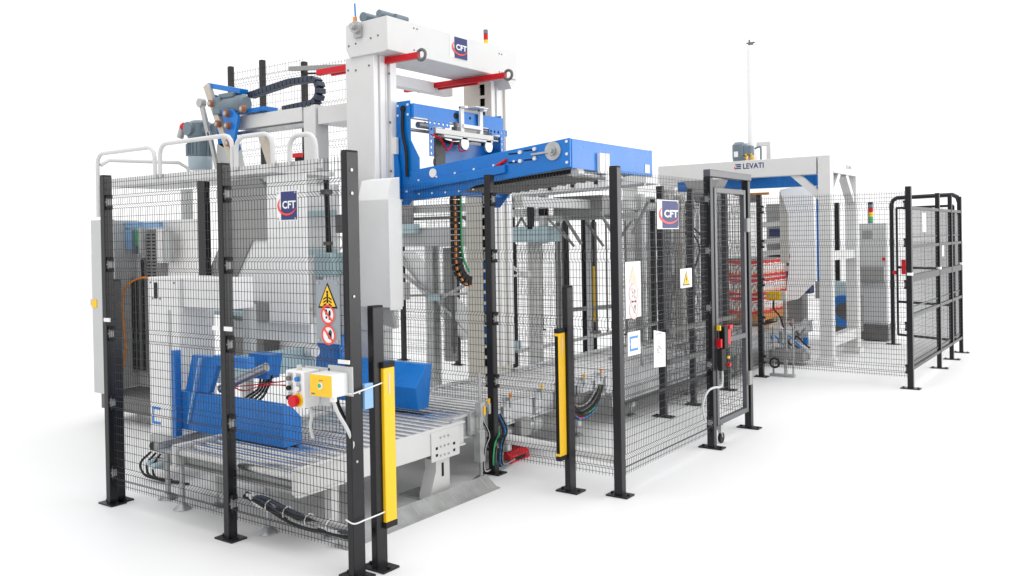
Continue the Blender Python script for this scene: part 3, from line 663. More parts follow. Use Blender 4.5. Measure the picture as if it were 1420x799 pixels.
for yy in (6.58, 6.62):
    for z_ in (3.28, 3.45): m.cyl((-4.82, yy, z_), (-4.816, yy, z_), .007, 8)
part('bolt', m, DGREY, bm_)
s = Sheet((-4.8195, 0, 0), '+x'); lgp = part('logo_plate', s.rect(MB(), 5.86, 3.31, 6.10, 3.50, 0, .002), PWHITE, g)
s = Sheet((-4.818, 0, 0), '+x'); logo(s, lgp, 5.87, 3.305, 6.10, 3.50)
part('rear_beam', B(-5.55, -5.45, 5.37, 6.66, 3.13, 3.235), PWHITE, g, bevel=.004)
for yy, x0, x1 in ((5.25, -5.81, -4.64), (6.40, -5.84, -4.62)):
    lb = part('locking_bar', MB().bar((x0, yy, 3.205), (x1, yy, 3.20), .045, .05).bar((x0+.12, yy+.05, 3.185), (x1-.35, yy+.05, 3.18), .03, .03), RED, g, bevel=.003)
    c_ = (x1+.03, yy, 3.20)
    part('ring', MB().ring(c_, 1, .042, .013, 18, 8), DGREY, lb)
# near column cover
g = thing('column_cover', 'white sheet metal hood over the lower end of the near gantry column', 'cover', (-4.87, 5, 1.1))
part('front', MB().prism([(4.95, 1.21), (4.95, 2.05), (5.10, 2.05), (5.10, 1.21)], 0, -5.06, -4.71), mat('hood_grey_white', (.69, .69, .685), .35, var=.02, scale=4), g, bevel=.003)
part('top', MB().prism([(4.952, 2.05), (5.0, 2.21), (5.10, 2.23), (5.10, 2.05)], 0, -5.05, -4.73), PWHITE, g, bevel=.003)
part('side', B(-4.708, -4.70, 4.94, 5.075, 1.19, 2.055), PWHITE, g, bevel=.002)
part('bottom_lip', MB().prism([(-4.95, 1.208), (-4.73, 1.208), (-4.69, 1.05), (-4.90, 1.09)], 1, 4.97, 5.0), MGREY, g)
# motor on top beam
g = thing('top_motor', 'small blue grey and steel encoder motor on the near end of the gantry beam', 'motor', (-5.08, 5.2, 3.5))
part('shaft_housing', MB().cyl((-5.13, 5.06, 3.46), (-5.13, 5.03, 3.46), .05, 16).cyl((-5.13, 5.03, 3.46), (-5.13, 4.99, 3.46), .025, 12).box(-5.17, -5.09, 5.06, 5.084, 3.38, 3.47), ALU, g)
part('body', MB().cyl((-5.1, 5.10, 3.55), (-5.1, 5.28, 3.55), .04, 14).cyl((-4.95, 5.13, 3.56), (-4.95, 5.3, 3.56), .032, 14).cyl((-4.84, 5.2, 3.53), (-4.84, 5.34, 3.53), .025, 12), MOTOR, g)
part('antenna', MB().cyl((-5.2, 5.12, 3.5), (-5.21, 5.12, 3.68), .008, 8), LOGOBLUE, g); part('tag', B(-5.225, -5.195, 5.11, 5.13, 3.53, 3.57), ORANGE, g)
def tower(label, x, y, z, r, h):
    g = thing('signal_tower', label, 'signal light', (x, y, z), 'stacked signal lights')
    for i, (m_, n_) in enumerate(((GREEN, 'green_lens'), (YELLOW, 'amber_lens'), (RED, 'red_lens'))):
        part(n_, MB().cyl((x, y, z+h*(.12+.24*i)), (x, y, z+h*(.34+.24*i)), r, 16), m_, g)
    part('base', MB().cyl((x, y, z), (x, y, z+h*.12), r*.9, 16), MOTOR, g); part('cap', MB().cyl((x, y, z+h*.84), (x, y, z+h), r*1.02, 16).cyl((x, y, z+h*.34), (x, y, z+h*.36), r*1.03, 16).cyl((x, y, z+h*.58), (x, y, z+h*.6), r*1.03, 16), MOTOR, g)
tower('signal tower with red, amber and green lenses on top of the gantry beam', -5.1, 6.75, 3.51, .022, .235)

# ================================================================= BLUE LIFT CARRIAGE
g = thing('lift_carriage', 'bright blue lift carriage with projecting pallet platform on the gantry', 'carriage', (-4.9, 6, 2))
sp = [(-5.0, 2.02), (-4.86, 2.02), (-4.74, 2.15), (-4.74, 2.40), (-4.83, 2.55), (-4.83, 2.875), (-4.975, 2.875), (-5.0, 2.45), (-5.03, 2.40), (-5.03, 2.22)]
for yy in (5.345, 6.60): part('side_plate', MB().prism(sp, 1, yy, yy+.012), BLUE, g, bevel=.002)
part('upper_beam', B(-4.90, -4.80, 5.357, 6.60, 2.735, 2.85), BLUE, g, bevel=.005)
part('upper_lip', B(-4.80, -4.792, 5.357, 6.60, 2.727, 2.736), PWHITE, g)
part('lower_beam', B(-4.90, -4.81, 5.357, 6.70, 2.11, 2.235), BLUE, g, bevel=.005)
for yy in (5.43, 5.9, 6.1): part('round_hole', MB().cyl((-4.8, yy if yy > 5.5 else 5.9, 2.80), (-4.797, yy if yy > 5.5 else 5.9, 2.80), .028 if yy < 6 else .012, 18) if yy > 5.5 else MB().cyl((-4.81, 5.62, 2.18), (-4.807, 5.62, 2.18), .026, 18), PBLACK, g)
arm = [(-4.86, 2.295), (-3.30, 2.445), (-3.30, 2.235), (-4.18, 2.145), (-4.34, 2.075), (-4.86, 2.05)]
for yy in (5.34, 6.62):
    a_ = part('platform_arm', MB().prism(arm if yy < 6 else [(-4.86, 2.295), (-3.30, 2.445), (-3.30, 2.25), (-4.86, 2.21)], 1, yy+.0, yy+.02), BLUE, g, bevel=.003)
    if yy < 6:
        part('ledge', MB().prism([(-4.80, 2.13), (-4.80, 2.195), (-3.86, 2.285), (-3.86, 2.225), (-4.2, 2.185)], 1, yy-.028, yy), BLUE, a_, bevel=.003)
        m = MB()
        for k in range(7): x = -4.74+.19*k; m.cyl((x, yy, 2.215+.088*(x+4.74)/.9), (x, yy-.008, 2.215+.088*(x+4.74)/.9), .009, 8)
        for k in range(6): x = -4.74+.14*k; m.cyl((x, yy, 2.105+.05*max(0, x+4.4)), (x, yy-.008, 2.105+.05*max(0, x+4.4)), .008, 8)
        for z_ in (2.27, 2.33, 2.42): m.cyl((-3.325, yy, z_), (-3.325, yy-.006, z_), .011, 8)
        for x, z_ in ((-3.60, 2.385), (-3.60, 2.315), (-3.73, 2.37), (-3.73, 2.305)): m.cyl((x, yy, z_), (x, yy-.016, z_), .014, 10)
        part('bolt', m, PWHITE, a_)
        m = MB()
        for x, z_ in ((-3.66, 2.38), (-3.66, 2.31), (-3.80, 2.365), (-3.80, 2.30)): m.box(x-.04, x+.04, yy-.003, yy-.0005, z_-.005, z_+.005)
        part('adjust_slot', m, PBLACK, a_)
        hub = part('hub', MB().cyl((-3.44, yy, 2.36), (-3.44, yy-.012, 2.36), .068, 28), GALV, a_)
        part('shaft', MB().cyl((-3.44, yy-.012, 2.36), (-3.44, yy-.03, 2.36), .032, 16).cyl((-3.44, yy-.03, 2.36), (-3.44, yy-.05, 2.36), .018, 10).bar((-3.62, yy-.02, 2.345), (-3.45, yy-.02, 2.355), .012, .014), STEEL, hub)
        part('hub', MB().cyl((-4.585, yy, 2.265), (-4.585, yy-.01, 2.265), .036, 20), PWHITE, a_)
        part('red_hose', MB().tube([(-3.95, yy-.004, 2.285), (-3.9, yy-.012, 2.30), (-3.855, yy-.008, 2.325)], .012, 8), RED, a_)
e_ = part('end_beam', B(-3.32, -3.295, 5.36, 6.64, 2.225, 2.44), BLUE, g, bevel=.004)
part('sensor', MB().box(-3.295, -3.27, 5.72, 5.80, 2.21, 2.36).box(-3.27, -3.262, 5.80, 5.85, 2.12, 2.36), PWHITE, e_)
part('label_plate', B(-3.295, -3.291, 6.50, 6.58, 2.25, 2.32), PWHITE, e_)
part('link_rod', MB().cyl((-3.36, 5.42, 2.20), (-3.30, 6.1, 2.19), .022, 12).cyl((-3.30, 5.4, 2.2), (-3.30, 5.48, 2.2), .035, 12), ALU, g)
m = MB()
for k in range(14): m.cyl((-4.75+.10*k, 5.36, 2.17+.0145*k*.55), (-4.75+.10*k, 6.62, 2.17+.0145*k*.55), .03, 10)
part('platform_roller', m, DGREY, g)
m = MB()
for k in range(46): m.box(-4.7+.03*k, -4.7+.03*k+.02, 5.40, 5.43, 2.095+.0022*k, 2.125+.0022*k)
part('drive_chain', m, RUBBER, g)
for oy in (5.47, 6.30):
    b_ = part('perforated_bracket', MB().perf((-4.74, oy, 2.70), (0, 1, 0), (0, 0, 1), 5, .055, .006, (1, 0, 0)).perf((-4.735, oy+.03 if oy < 6 else oy+.19, 2.42), (0, 0, 1), (0, -1, 0), 5, .05, .006, (1, 0, 0)), BLUE, g)
part('clamp_bar', B(-4.77, -4.73, 5.55, 6.35, 2.615, 2.66).box(-4.76, -4.70, 5.62, 6.30, 2.585, 2.608), ALU, g, bevel=.003)
for yy in (5.93, 6.20): part('clamp_post', MB().box(-4.79, -4.765, yy, yy+.045, 2.64, 2.885).box(-4.79, -4.72, yy, yy+.045, 2.865, 2.886), PWHITE, g, bevel=.003)
part('clamp_arm', B(-4.80, -4.75, 5.95, 6.22, 2.70, 2.73).box(-4.86, -4.70, 6.06, 6.24, 2.886, 2.894), PWHITE, g)
for yy in (5.90, 6.24): part('disc', MB().cyl((-4.72, yy, 2.555), (-4.70, yy, 2.555), .055, 22), STEEL, g)
part('hose', MB().tube([(-4.74, 5.5, 2.60), (-4.74, 5.62, 2.575), (-4.74, 5.68, 2.50), (-4.74, 5.72, 2.49), (-4.74, 5.78, 2.56)], .009, 6).tube([(-4.73, 5.85, 2.55), (-4.73, 5.86, 2.49), (-4.73, 5.95, 2.50)], .006, 6), RED, g)
part('dark_hose', MB().tube([(-4.90, 5.335, 2.80), (-4.895, 5.325, 2.62), (-4.86, 5.325, 2.45), (-4.855, 5.325, 2.25)], .014, 8).cyl((-4.9, 5.344, 2.81), (-4.9, 5.335, 2.81), .028, 14), RUBBER, g)
for yy in (5.45, 6.28): part('air_cylinder', MB().cyl((-4.84, yy, 2.685), (-4.84, yy+.28, 2.685), .026, 14).cyl((-4.84, yy+.28, 2.685), (-4.84, yy+.34, 2.685), .01, 8), STEEL, g)
part('guide_rod', MB().cyl((-4.86, 5.37, 2.64), (-4.86, 6.58, 2.64), .014, 10), STEEL, g)
part('clamp_jaw', MB().box(-4.80, -4.74, 5.84, 5.88, 2.58, 2.70).cyl((-4.77, 5.86, 2.70), (-4.77, 5.86, 2.74), .018, 10), DGREY, g); part('clamp_jaw', MB().box(-4.80, -4.74, 6.30, 6.34, 2.55, 2.68), DGREY, g)
part('cable_guide', MB().tube([(-4.9, 5.6, 2.72), (-4.86, 5.75, 2.60), (-4.84, 5.95, 2.57), (-4.86, 6.2, 2.62), (-4.9, 6.4, 2.70)], .014, 8), RUBBER, g)
part('chain_sprocket', MB().cyl((-4.93, 5.80, 2.40), (-4.90, 5.80, 2.40), .06, 18), DGREY, g)
part('back_panel', B(-5.0, -4.98, 5.95, 6.60, 2.24, 2.60), BLUE, g)
part('inner_panel', B(-4.97, -4.95, 5.80, 5.93, 2.24, 2.62), DGREY, g)
part('plate_bolt', (lambda m: [m.cyl((x, 5.345, z_), (x, 5.338, z_), .01, 8) for x, z_ in ((-4.96, 2.84), (-4.85, 2.84), (-4.96, 2.76), (-4.85, 2.76), (-4.98, 2.12), (-4.88, 2.13), (-4.93, 2.06))] and m)(MB()), PWHITE, g)
part('lock_housing', MB().prism([(-5.06, 2.20), (-4.93, 2.06), (-4.93, 2.30), (-4.95, 2.44), (-5.03, 2.43)], 1, 5.31, 5.335), BLUE, g, bevel=.003)
part('valve', MB().box(-5.11, -5.03, 5.29, 5.33, 2.33, 2.36).box(-5.10, -5.04, 5.28, 5.33, 2.26, 2.31).cyl((-5.07, 5.30, 2.14), (-5.07, 5.30, 2.25), .02, 10), ALU, g)
part('valve_ring', MB().cyl((-5.115, 5.30, 2.345), (-5.08, 5.30, 2.345), .018, 10), ORANGE, g)
part('slide_block', MB().box(-5.0, -4.95, 5.30, 5.335, 2.44, 2.58).box(-5.09, -5.07, 5.29, 5.33, 2.45, 2.60), PWHITE, g, bevel=.003)
# rear blue wing left of near column
solo('blue_wing', MB().prism([(-5.70, 2.10), (-5.40, 2.10), (-5.40, 2.75), (-5.44, 2.78), (-5.52, 2.40), (-5.70, 2.30)], 1, 5.40, 5.44), BLUE, 'blue steel wing plate behind the near gantry column', 'plate', bevel=.003)
solo('red_hook', MB().ring((-5.57, 5.35, 2.22), 1, .03, .008, 14, 6).box(-5.60, -5.54, 5.34, 5.36, 2.15, 2.19), RED, 'small red hook hanging beside the blue wing plate', 'hook')
# hanging cable chain
def chain(label, path, w, t, pitch, mats, nm='cable_chain', tab=None, axis='x'):
    g = thing(nm, label, 'cable chain', path[0])
    P = [Vector(p) for p in path]; seg = [(P[i+1]-P[i]).length for i in range(len(P)-1)]; L = sum(seg); n = int(L/pitch)
    side = Vector((1, 0, 0)) if axis == 'x' else Vector((0, 1, 0))
    def at(s_):
        for i, l in enumerate(seg):
            if s_ <= l or i == len(seg)-1: return P[i]+(P[i+1]-P[i])*(s_/l), (P[i+1]-P[i]).normalized()
            s_ -= l
    for i in range(n):
        c, d = at((i+.5)*pitch); up = side.cross(d).normalized()
        a0, _ = at(i*pitch+.004); b0, _ = at((i+1)*pitch-.004)
        l = part('link', MB().bar(a0, b0, w, t, up), mats, g, bevel=.004)
        if tab: part('tab', MB().bar(a0.lerp(b0, .15)+up*tab[1]+side*.026, a0.lerp(b0, .85)+up*tab[1]+side*.026, w*.26, .012, up), tab[0], l)
    return g
arc = lambda cx, cz, r, a0, a1, n: [(cx+r*math.cos(R(a0+(a1-a0)*i/n)), cz+r*math.sin(R(a0+(a1-a0)*i/n))) for i in range(n+1)]
pp = [(-4.72, 5.78, 2.12)]+[(-4.72, 5.78, 1.62)]+[(-4.72, y_, z_) for y_, z_ in arc(5.98, 1.56, .20, 180, 275, 8)]
chain('black cable chain with orange tabs hanging in a curve below the lift carriage', pp, .06, .085, .05, RUBBER, tab=(ORANGE, -.042))
part('cable', MB().tube([(-4.68, 5.80, 2.1), (-4.68, 5.80, 1.7), (-4.68, 5.83, 1.55), (-4.68, 5.9, 1.45)], .01, 6), GREEN, [o for o in C.objects if o.name.startswith('cable_chain')][-1])

# ================================================================= GRIPPER HEAD, RAIL FRAME
g = thing('rail_frame', 'white overhead rail frame of square beams left of the gantry', 'frame', (-6.2, 5.5, 0))
part('beam', B(-7.20, -6.26, 5.45, 5.60, 2.845, 2.975), WHITE, g, bevel=.004)
part('rail', B(-7.25, -6.26, 5.47, 5.55, 2.80, 2.83), STEEL, g)
part('post', B(-6.25, -6.09, 5.46, 5.62, .02, 2.985), WHITE, g, bevel=.004)
part('cross_beam', B(-6.08, -5.34, 5.48, 5.80, 2.80, 2.96), WHITE, g, bevel=.004)
part('post', B(-5.68, -5.56, 5.5, 5.62, .02, 2.79), WHITE, g, bevel=.004)
g = thing('gripper_head', 'blue gripper head with beige slanted bars and copper wheels, top left of the machine', 'gripper', (-7.3, 5.45, 2.5))
part('top_bar', MB().bar((-7.56, 5.42, 3.315), (-7.05, 5.42, 3.20), .10, .05), BLUE, g, bevel=.003)
part('slant_bar', MB().bar((-7.55, 5.36, 3.31), (-7.07, 5.36, 2.36), .07, .05, (0, 1, 0)), BEIGE, g, bevel=.003)
part('slant_bar', MB().bar((-6.90, 5.5, 2.80), (-6.70, 5.5, 2.36), .08, .05, (0, 1, 0)), BEIGE, g, bevel=.003)
part('frame_plate', MB().prism([(-7.50, 3.22), (-7.38, 3.18), (-7.12, 2.65), (-7.20, 2.60), (-7.45, 2.72)], 1, 5.40, 5.43), BLUE, g, bevel=.003)
part('side_plate', MB().prism([(-7.30, 3.06), (-7.15, 3.08), (-7.03, 2.95), (-7.10, 2.72), (-7.22, 2.78)], 1, 5.33, 5.36), BLUE, g, bevel=.003)
part('under_plate', B(-7.2, -6.75, 5.42, 5.58, 2.99, 3.03), BLUE, g)
for x, z_ in ((-7.42, 3.11), (-7.32, 2.90), (-7.18, 2.99), (-7.17, 2.87), (-7.16, 2.70), (-6.93, 3.01)):
    w_ = part('wheel', MB().cyl((x, 5.29, z_), (x, 5.33, z_), .034, 16), COPPER, g); part('hub', MB().cyl((x, 5.284, z_), (x, 5.29, z_), .020, 12), STEEL, w_)
part('lever', MB().bar((-7.62, 5.34, 3.14), (-7.50, 5.34, 2.78), .05, .03, (0, 1, 0)).bar((-7.5, 5.34, 2.84), (-7.38, 5.34, 2.45), .04, .03, (0, 1, 0)).cyl((-7.62, 5.31, 3.14), (-7.62, 5.37, 3.14), .045, 14), ALU, g, bevel=.002)
part('foot_plate', MB().prism([(-7.50, 2.42), (-7.22, 2.42), (-7.28, 2.72), (-7.46, 2.72)], 1, 5.40, 5.55), GREY, g)
def motor_v(name, label, x, y, z0, z1, r):
    g = thing(name, label, 'motor', (x, y, z0))
    h = z1-z0
    b = part('body', MB().cyl((x, y, z0+.28*h), (x, y, z0+.6*h), r, 24), MOTOR, g)
    m = MB()
    for i in range(20):
        a = 2*math.pi*i/20; m.bar((x+r*1.03*math.cos(a), y+r*1.03*math.sin(a), z0+.3*h), (x+r*1.03*math.cos(a), y+r*1.03*math.sin(a), z0+.58*h), .006, r*.14, (math.cos(a), math.sin(a), 0))
    part('fin', m, MOTOR, b)
    part('fan_cover', MB().tube([(x, y, z0), (x, y, z0+.04*h), (x, y, z0+.27*h)], [r*.9, r*1.02, r*1.04], 24), mat('motor_light_grey', (.33, .40, .45), .4), g)
    part('gearbox', MB().tube([(x, y, z0+.6*h), (x, y, z0+.66*h), (x, y, z0+.70*h), (x, y, z0+.94*h), (x, y, z1)], [r*.7, r*1.05, r*1.1, r*1.15, r*.7], 12).cyl((x, y-r*1.3, z0+.82*h), (x, y+r*1.2, z0+.82*h), r*.62, 14).cyl((x, y, z0+.8*h), (x+r*2.2, y, z0+.8*h), r*.5, 14), MOTOR, g, bevel=.004)
    part('terminal_box', B(x-r*1.45, x-r*.85, y-r*.5, y+r*.5, z0+.3*h, z0+.55*h), MOTOR, g, bevel=.004)
    return g
g2 = motor_v('gear_motor', 'blue grey vertical gear motor hanging left of the blue gripper head', -7.77, 5.42, 2.48, 2.98, .115)
part('sensor', MB().cyl((-8.02, 5.4, 2.90), (-7.9, 5.4, 2.94), .03, 10).cyl((-8.05, 5.38, 2.83), (-8.0, 5.38, 2.93), .035, 10), ALU, g2); part('red_cap', MB().cyl((-7.985, 5.37, 2.93), (-7.95, 5.37, 2.945), .038, 12), RED, g2)
g = thing('gear_motor', 'blue grey horizontal gear motor on top of the blue gripper head', 'motor', (-7.2, 5.42, 3.0))
b_ = part('body', MB().cyl((-7.34, 5.40, 3.08), (-7.08, 5.40, 3.08), .085, 22), MOTOR, g, bevel=.002)
part('fan_cover', MB().tube([(-7.08, 5.40, 3.08), (-7.02, 5.40, 3.08), (-6.99, 5.40, 3.08)], [.09, .088, .06], 22), MOTOR, g); part('gearbox', B(-7.42, -7.30, 5.32, 5.48, 3.0, 3.17).box(-7.35, -7.12, 5.34, 5.46, 3.15, 3.2), MOTOR, g, bevel=.01)
pp = [(-7.05, 5.5, 3.17), (-6.8, 5.5, 3.20), (-6.45, 5.5, 3.235), (-6.18, 5.5, 3.225)]+[(x_, 5.5, z_) for x_, z_ in arc(-6.17, 3.115, .115, 85, -90, 8)]+[(-6.35, 5.5, 2.995), (-6.58, 5.5, 2.985)]
chain('dark blue cable chain folded over above the white overhead rail', pp, .09, .055, .058, CHAIN, axis='y')
# handrails on deck
g = thing('deck', 'white service deck edge under the tube handrails', 'deck', (-6.5, 4.8, 2.2))
part('floor_plate', B(-7.72, -5.36, 4.32, 5.0, 2.265, 2.30), WHITE, g, bevel=.003)
part('kick_edge', B(-7.72, -4.75, 4.30, 4.318, 2.26, 2.325), WHITE, g)
for x in (-7.6, -6.72): part('support', B(x-.04, x+.04, 5.1, 5.18, .02, 2.264), GREY, g)
def hoop(label, x0, x1, zt, zb0, zb1, y=4.28, r=.018, c=.09):
    z0l = zb0
    pts = [(x0, y, z0l), (x0+.005, y, zt-c)]+[(x0+.005+c-c*math.cos(R(a)), y, zt-c+c*math.sin(R(a))) for a in (30, 60, 90)]+[(x1-c-.005+c*math.sin(R(a)), y, zt-c+c*math.cos(R(a))) for a in (0, 30, 60)]+[(x1-.005, y, zt-c), (x1, y, zb1)]
    solo('handrail', MB().tube(pts, r, 10), WHITE, label, 'handrail', 'white tube handrails')
hoop('leftmost white tube handrail, with one long leg down to the grey cabinet', -7.68, -6.77, 2.56, 1.99, 2.30)
hoop('long white tube handrail in front of the hanging gear motor', -6.70, -5.72, 2.575, 2.30, 2.30)
hoop('short white tube handrail right of the near middle fence post', -5.68, -5.24, 2.55, 2.30, 2.30)
hoop('smallest white tube handrail nearest the gantry column', -5.06, -4.77, 2.51, 2.30, 2.30)
solo('handrail', MB().tube([(-7.66, 4.30, 2.46), (-7.66, 4.38, 2.51), (-7.66, 5.1, 2.53), (-7.66, 5.2, 2.48), (-7.66, 5.22, 2.30)], .018, 10), WHITE, 'white side handrail running back from the leftmost handrail', 'handrail', 'white tube handrails')

# ================================================================= LEFT CABINET AND HOUSING
g = thing('control_cabinet', 'tall grey control cabinet standing open at the far left', 'cabinet', (-7.9, 4.8, 0))
part('front_strip', B(-8.40, -8.02, 4.60, 4.63, .28, 1.98), GREY, g, bevel=.004)
part('side_wall', B(-8.40, -8.37, 4.632, 5.1, .28, 1.98), GREY, g)
part('back_panel', B(-8.368, -7.252, 5.06, 5.09, .28, 1.97), PACKW, g)
part('plinth', B(-8.38, -7.24, 4.66, 5.08, .12, .278), DGREY, g, bevel=.004)
for x in (-8.3, -7.3):
    for y in (4.72, 5.02): part('foot', MB().cyl((x, y, .001), (x, y, .12), .03, 10), STEEL, g)
m = MB()
for x0, x1, z0, z1 in ((-8.34, -8.20, .45, 1.40), (-8.16, -8.10, .45, 1.60), (-8.06, -7.82, .30, 1.88)): m.box(x0, x1, 4.98, 5.06, z0, z1)
part('cable_duct', m, [MGREY], g)
m = MB()
for k in range(44): m.box(-8.04, -7.99, 4.972, 4.98, .36+k*.034, .372+k*.034).box(-7.95, -7.9, 4.972, 4.98, .36+k*.034, .372+k*.034)
part('duct_slot', m, PBLACK, g, kind='stuff')
part('black_duct', B(-8.33, -8.28, 4.975, 4.98, .47, 1.38).box(-8.25, -8.21, 4.975, 4.98, .47, 1.38).box(-8.155, -8.105, 4.975, 4.98, .47, 1.58), RUBBER, g)
for k, (x0, x1, z0, z1, mm) in enumerate(((-8.36, -8.10, 1.90, 1.96, LBLUE), (-8.35, -8.24, 1.68, 1.88, LBLUE), (-8.23, -8.17, 1.64, 1.86, MOTOR), (-8.165, -8.13, 1.72, 1.88, GREEN), (-8.12, -8.07, 1.64, 1.9, GREY), (-8.02, -7.75, 1.90, 1.95, LBLUE), (-7.80, -7.70, 1.55, 1.88, PWHITE), (-7.68, -7.58, 1.55, 1.86, GREY))):
    part('module', B(x0, x1, 4.93, 4.975, z0, z1), mm, g, bevel=.002)
part('cable', MB().tube([(-7.83, 4.93, 1.40), (-8.05, 4.9, 1.40), (-8.22, 4.86, 1.32), (-8.28, 4.84, 1.15), (-8.24, 4.84, .8), (-8.25, 4.84, .6), (-8.35, 4.8, .33), (-8.42, 4.7, .28)], .011, 8), ORANGE, g)
part('yellow_label', B(-8.40, -8.31, 4.593, 4.6, 1.12, 1.2), YELLOW, g); part('hinge', B(-8.43, -8.40, 4.60, 4.63, 1.14, 1.2), ALU, g)
part('lifting_eye', MB().ring((-8.3, 4.7, 2.03), 1, .022, .007, 12, 6), ALU, g)
g = thing('lift_guard', 'tall white sheet metal guard with a blue bracket mark behind the near left fence', 'guard', (-5.86, 3.85, 0))
part('body', B(-6.06, -5.67, 3.75, 4.05, .10, 1.49), PWHITE, g, bevel=.006)
part('arm', B(-5.668, -5.14, 3.78, 4.0, 1.27, 1.488), PWHITE, g, bevel=.004)
part('handle', MB().box(-5.965, -5.935, 3.742, 3.75, 1.33, 1.45), RUBBER, g)
part('screw', (lambda m: [m.cyl((x, 3.75, z_), (x, 3.745, z_), .007, 8) for x, z_ in ((-6.0, 1.33), (-5.9, 1.33), (-6.02, 1.45), (-5.72, 1.45))] and m)(MB()), DGREY, g)
s = Sheet((0, 3.749, 0), '-y'); cmark(s, g, -6.035, .39, .11, .13, .02, 0)
part('strip', MB().box(-5.80, -5.775, 3.744, 3.749, .2, 1.25), GREY, g)
part('foot', MB().cyl((-5.40, 3.46, .02), (-5.40, 3.46, .35), .018, 10).tube([(-5.40, 3.46, .002), (-5.40, 3.46, .015), (-5.40, 3.46, .04)], [.07, .062, .02], 18).box(-5.44, -5.36, 3.44, 3.80, .33, .38), STEEL, g)
part('yellow_dot', MB().cyl((-5.84, 3.749, .24), (-5.84, 3.745, .24), .012, 10), YELLOW, g)
u = thing('air_unit', 'small pneumatic valve unit with black hoses at the foot of the white guard', 'valve', (-5.85, 3.72, .2))
part('block', B(-6.0, -5.78, 3.70, 3.745, .20, .32).box(-5.90, -5.74, 3.66, 3.70, .10, .17), ALU, u, bevel=.004)
part('knob', MB().cyl((-5.80, 3.66, .13), (-5.80, 3.60, .13), .022, 12).cyl((-5.88, 3.66, .14), (-5.88, 3.61, .14), .018, 12), TEAL, u)
part('gauge', MB().cyl((-5.95, 3.70, .24), (-5.95, 3.685, .24), .03, 16), RUBBER, u)
for k in range(3): part('hose', MB().tube([(-5.95+.06*k, 3.68, .20), (-6.02+.08*k, 3.64, .12), (-5.95+.07*k, 3.62, .05), (-5.85+.06*k, 3.66, .02), (-5.75+.1*k, 3.72, .012)], .009, 6), RUBBER, u)
g = thing('chain_rack', 'thin upright rack of dark chain links beside the white guard', 'rack', (-6.2, 4.2, .7))
part('back', B(-6.24, -6.17, 4.215, 4.23, .70, 1.26), GREY, g)
for k in range(15): part('link', MB().ring((-6.205, 4.2, .74+k*.035), 1, .018, .007, 10, 5), DGREY, g)
part('panel', B(-6.10, -6.0, 4.2, 4.23, .86, 1.16).box(-6.10, -6.02, 4.2, 4.23, 1.2, 1.24), PBLACK, g)
part('shelf', B(-6.14, -5.6, 4.24, 4.4, 1.17, 1.20), TEAL, g)
g = thing('machine_housing', 'pale machine housing panels behind the near left fence and under the deck', 'housing', (-6.8, 5, 1))
part('panel', B(-7.1, -5.62, 5.25, 5.29, 1.15, 2.22), PWHITE, g); part('lower_panel', B(-6.9, -5.55, 5.18, 5.22, .55, 1.12), PWHITE, g)
part('rail', B(-7.2, -5.6, 5.20, 5.245, 1.95, 2.0).box(-7.2, -5.6, 5.20, 5.245, 1.62, 1.66), TEAL, g)
part('upright', B(-6.14, -6.05, 4.25, 4.30, 1.45, 2.23), BLACK, g); part('upright', B(-6.16, -6.145, 4.26, 4.3, 1.2, 2.24), DGREY, g)
part('slim_post', B(-5.92, -5.89, 4.32, 4.35, 1.2, 2.0), MGREY, g)
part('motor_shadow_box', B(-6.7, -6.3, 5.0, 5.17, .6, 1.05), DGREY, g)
g = thing('infeed_hood', 'big grey and white folded sheet metal hood behind the CFT plate', 'hood', (-5.4, 4.4, 1))
part('white_face', B(-5.41, -4.99, 4.35, 4.38, 1.12, 2.24), PWHITE, g, bevel=.003)
part('shade_grey_face', MB().prism([(-5.92, 2.23), (-5.52, 2.23), (-5.42, 2.1), (-5.42, 1.75), (-5.62, 1.75), (-5.84, 1.45), (-5.92, 1.45)], 1, 4.37, 4.40), MGREY, g)  # underside shade of the folded sheet put into a darker grey
part('lower_face', MB().prism([(-5.84, 1.45), (-5.62, 1.75), (-5.42, 1.75), (-5.42, 1.28), (-5.92, 1.28), (-5.92, 1.45)], 1, 4.385, 4.405), PWHITE, g)
part('step', B(-5.82, -5.42, 4.34, 4.41, 1.12, 1.27), MGREY, g)
part('side_wedge', MB().prism([(-6.12, 1.46), (-5.93, 1.72), (-5.93, 1.46)], 1, 4.30, 4.32), MGREY, g)
part('lower_apron', B(-5.92, -5.0, 4.40, 4.43, .98, 1.12), PWHITE, g)
g = thing('drive_unit', 'pale blue grey rounded gear housing between the hood and the near right post', 'motor', (-5.4, 5, 1.4))
part('body', MB().prism([(-5.56, 1.44), (-5.56, 1.58), (-5.52, 1.64), (-5.36, 1.64), (-5.32, 1.58), (-5.32, 1.44)], 1, 4.93, 5.1), TEAL, g, bevel=.01)
part('shaft', MB().cyl((-5.44, 5.0, 1.64), (-5.46, 5.0, 2.24), .022, 12), RUBBER, g)
part('collar', MB().cyl((-5.46, 5.0, 2.12), (-5.46, 5.0, 2.16), .05, 14).cyl((-5.45, 5.0, 1.7), (-5.45, 5.0, 1.73), .04, 14), DGREY, g)
part('bracket', B(-5.62, -5.55, 4.97, 5.03, 1.1, 1.45).box(-5.3, -5.24, 4.97, 5.03, .9, 1.45), GREY, g)
part('control_module', B(-5.36, -5.24, 5.0, 5.06, 1.80, 1.95), DGREY, g); part('coil', MB().ring((-5.3, 4.98, 1.72), 1, .05, .01, 16, 6), PWHITE, g)

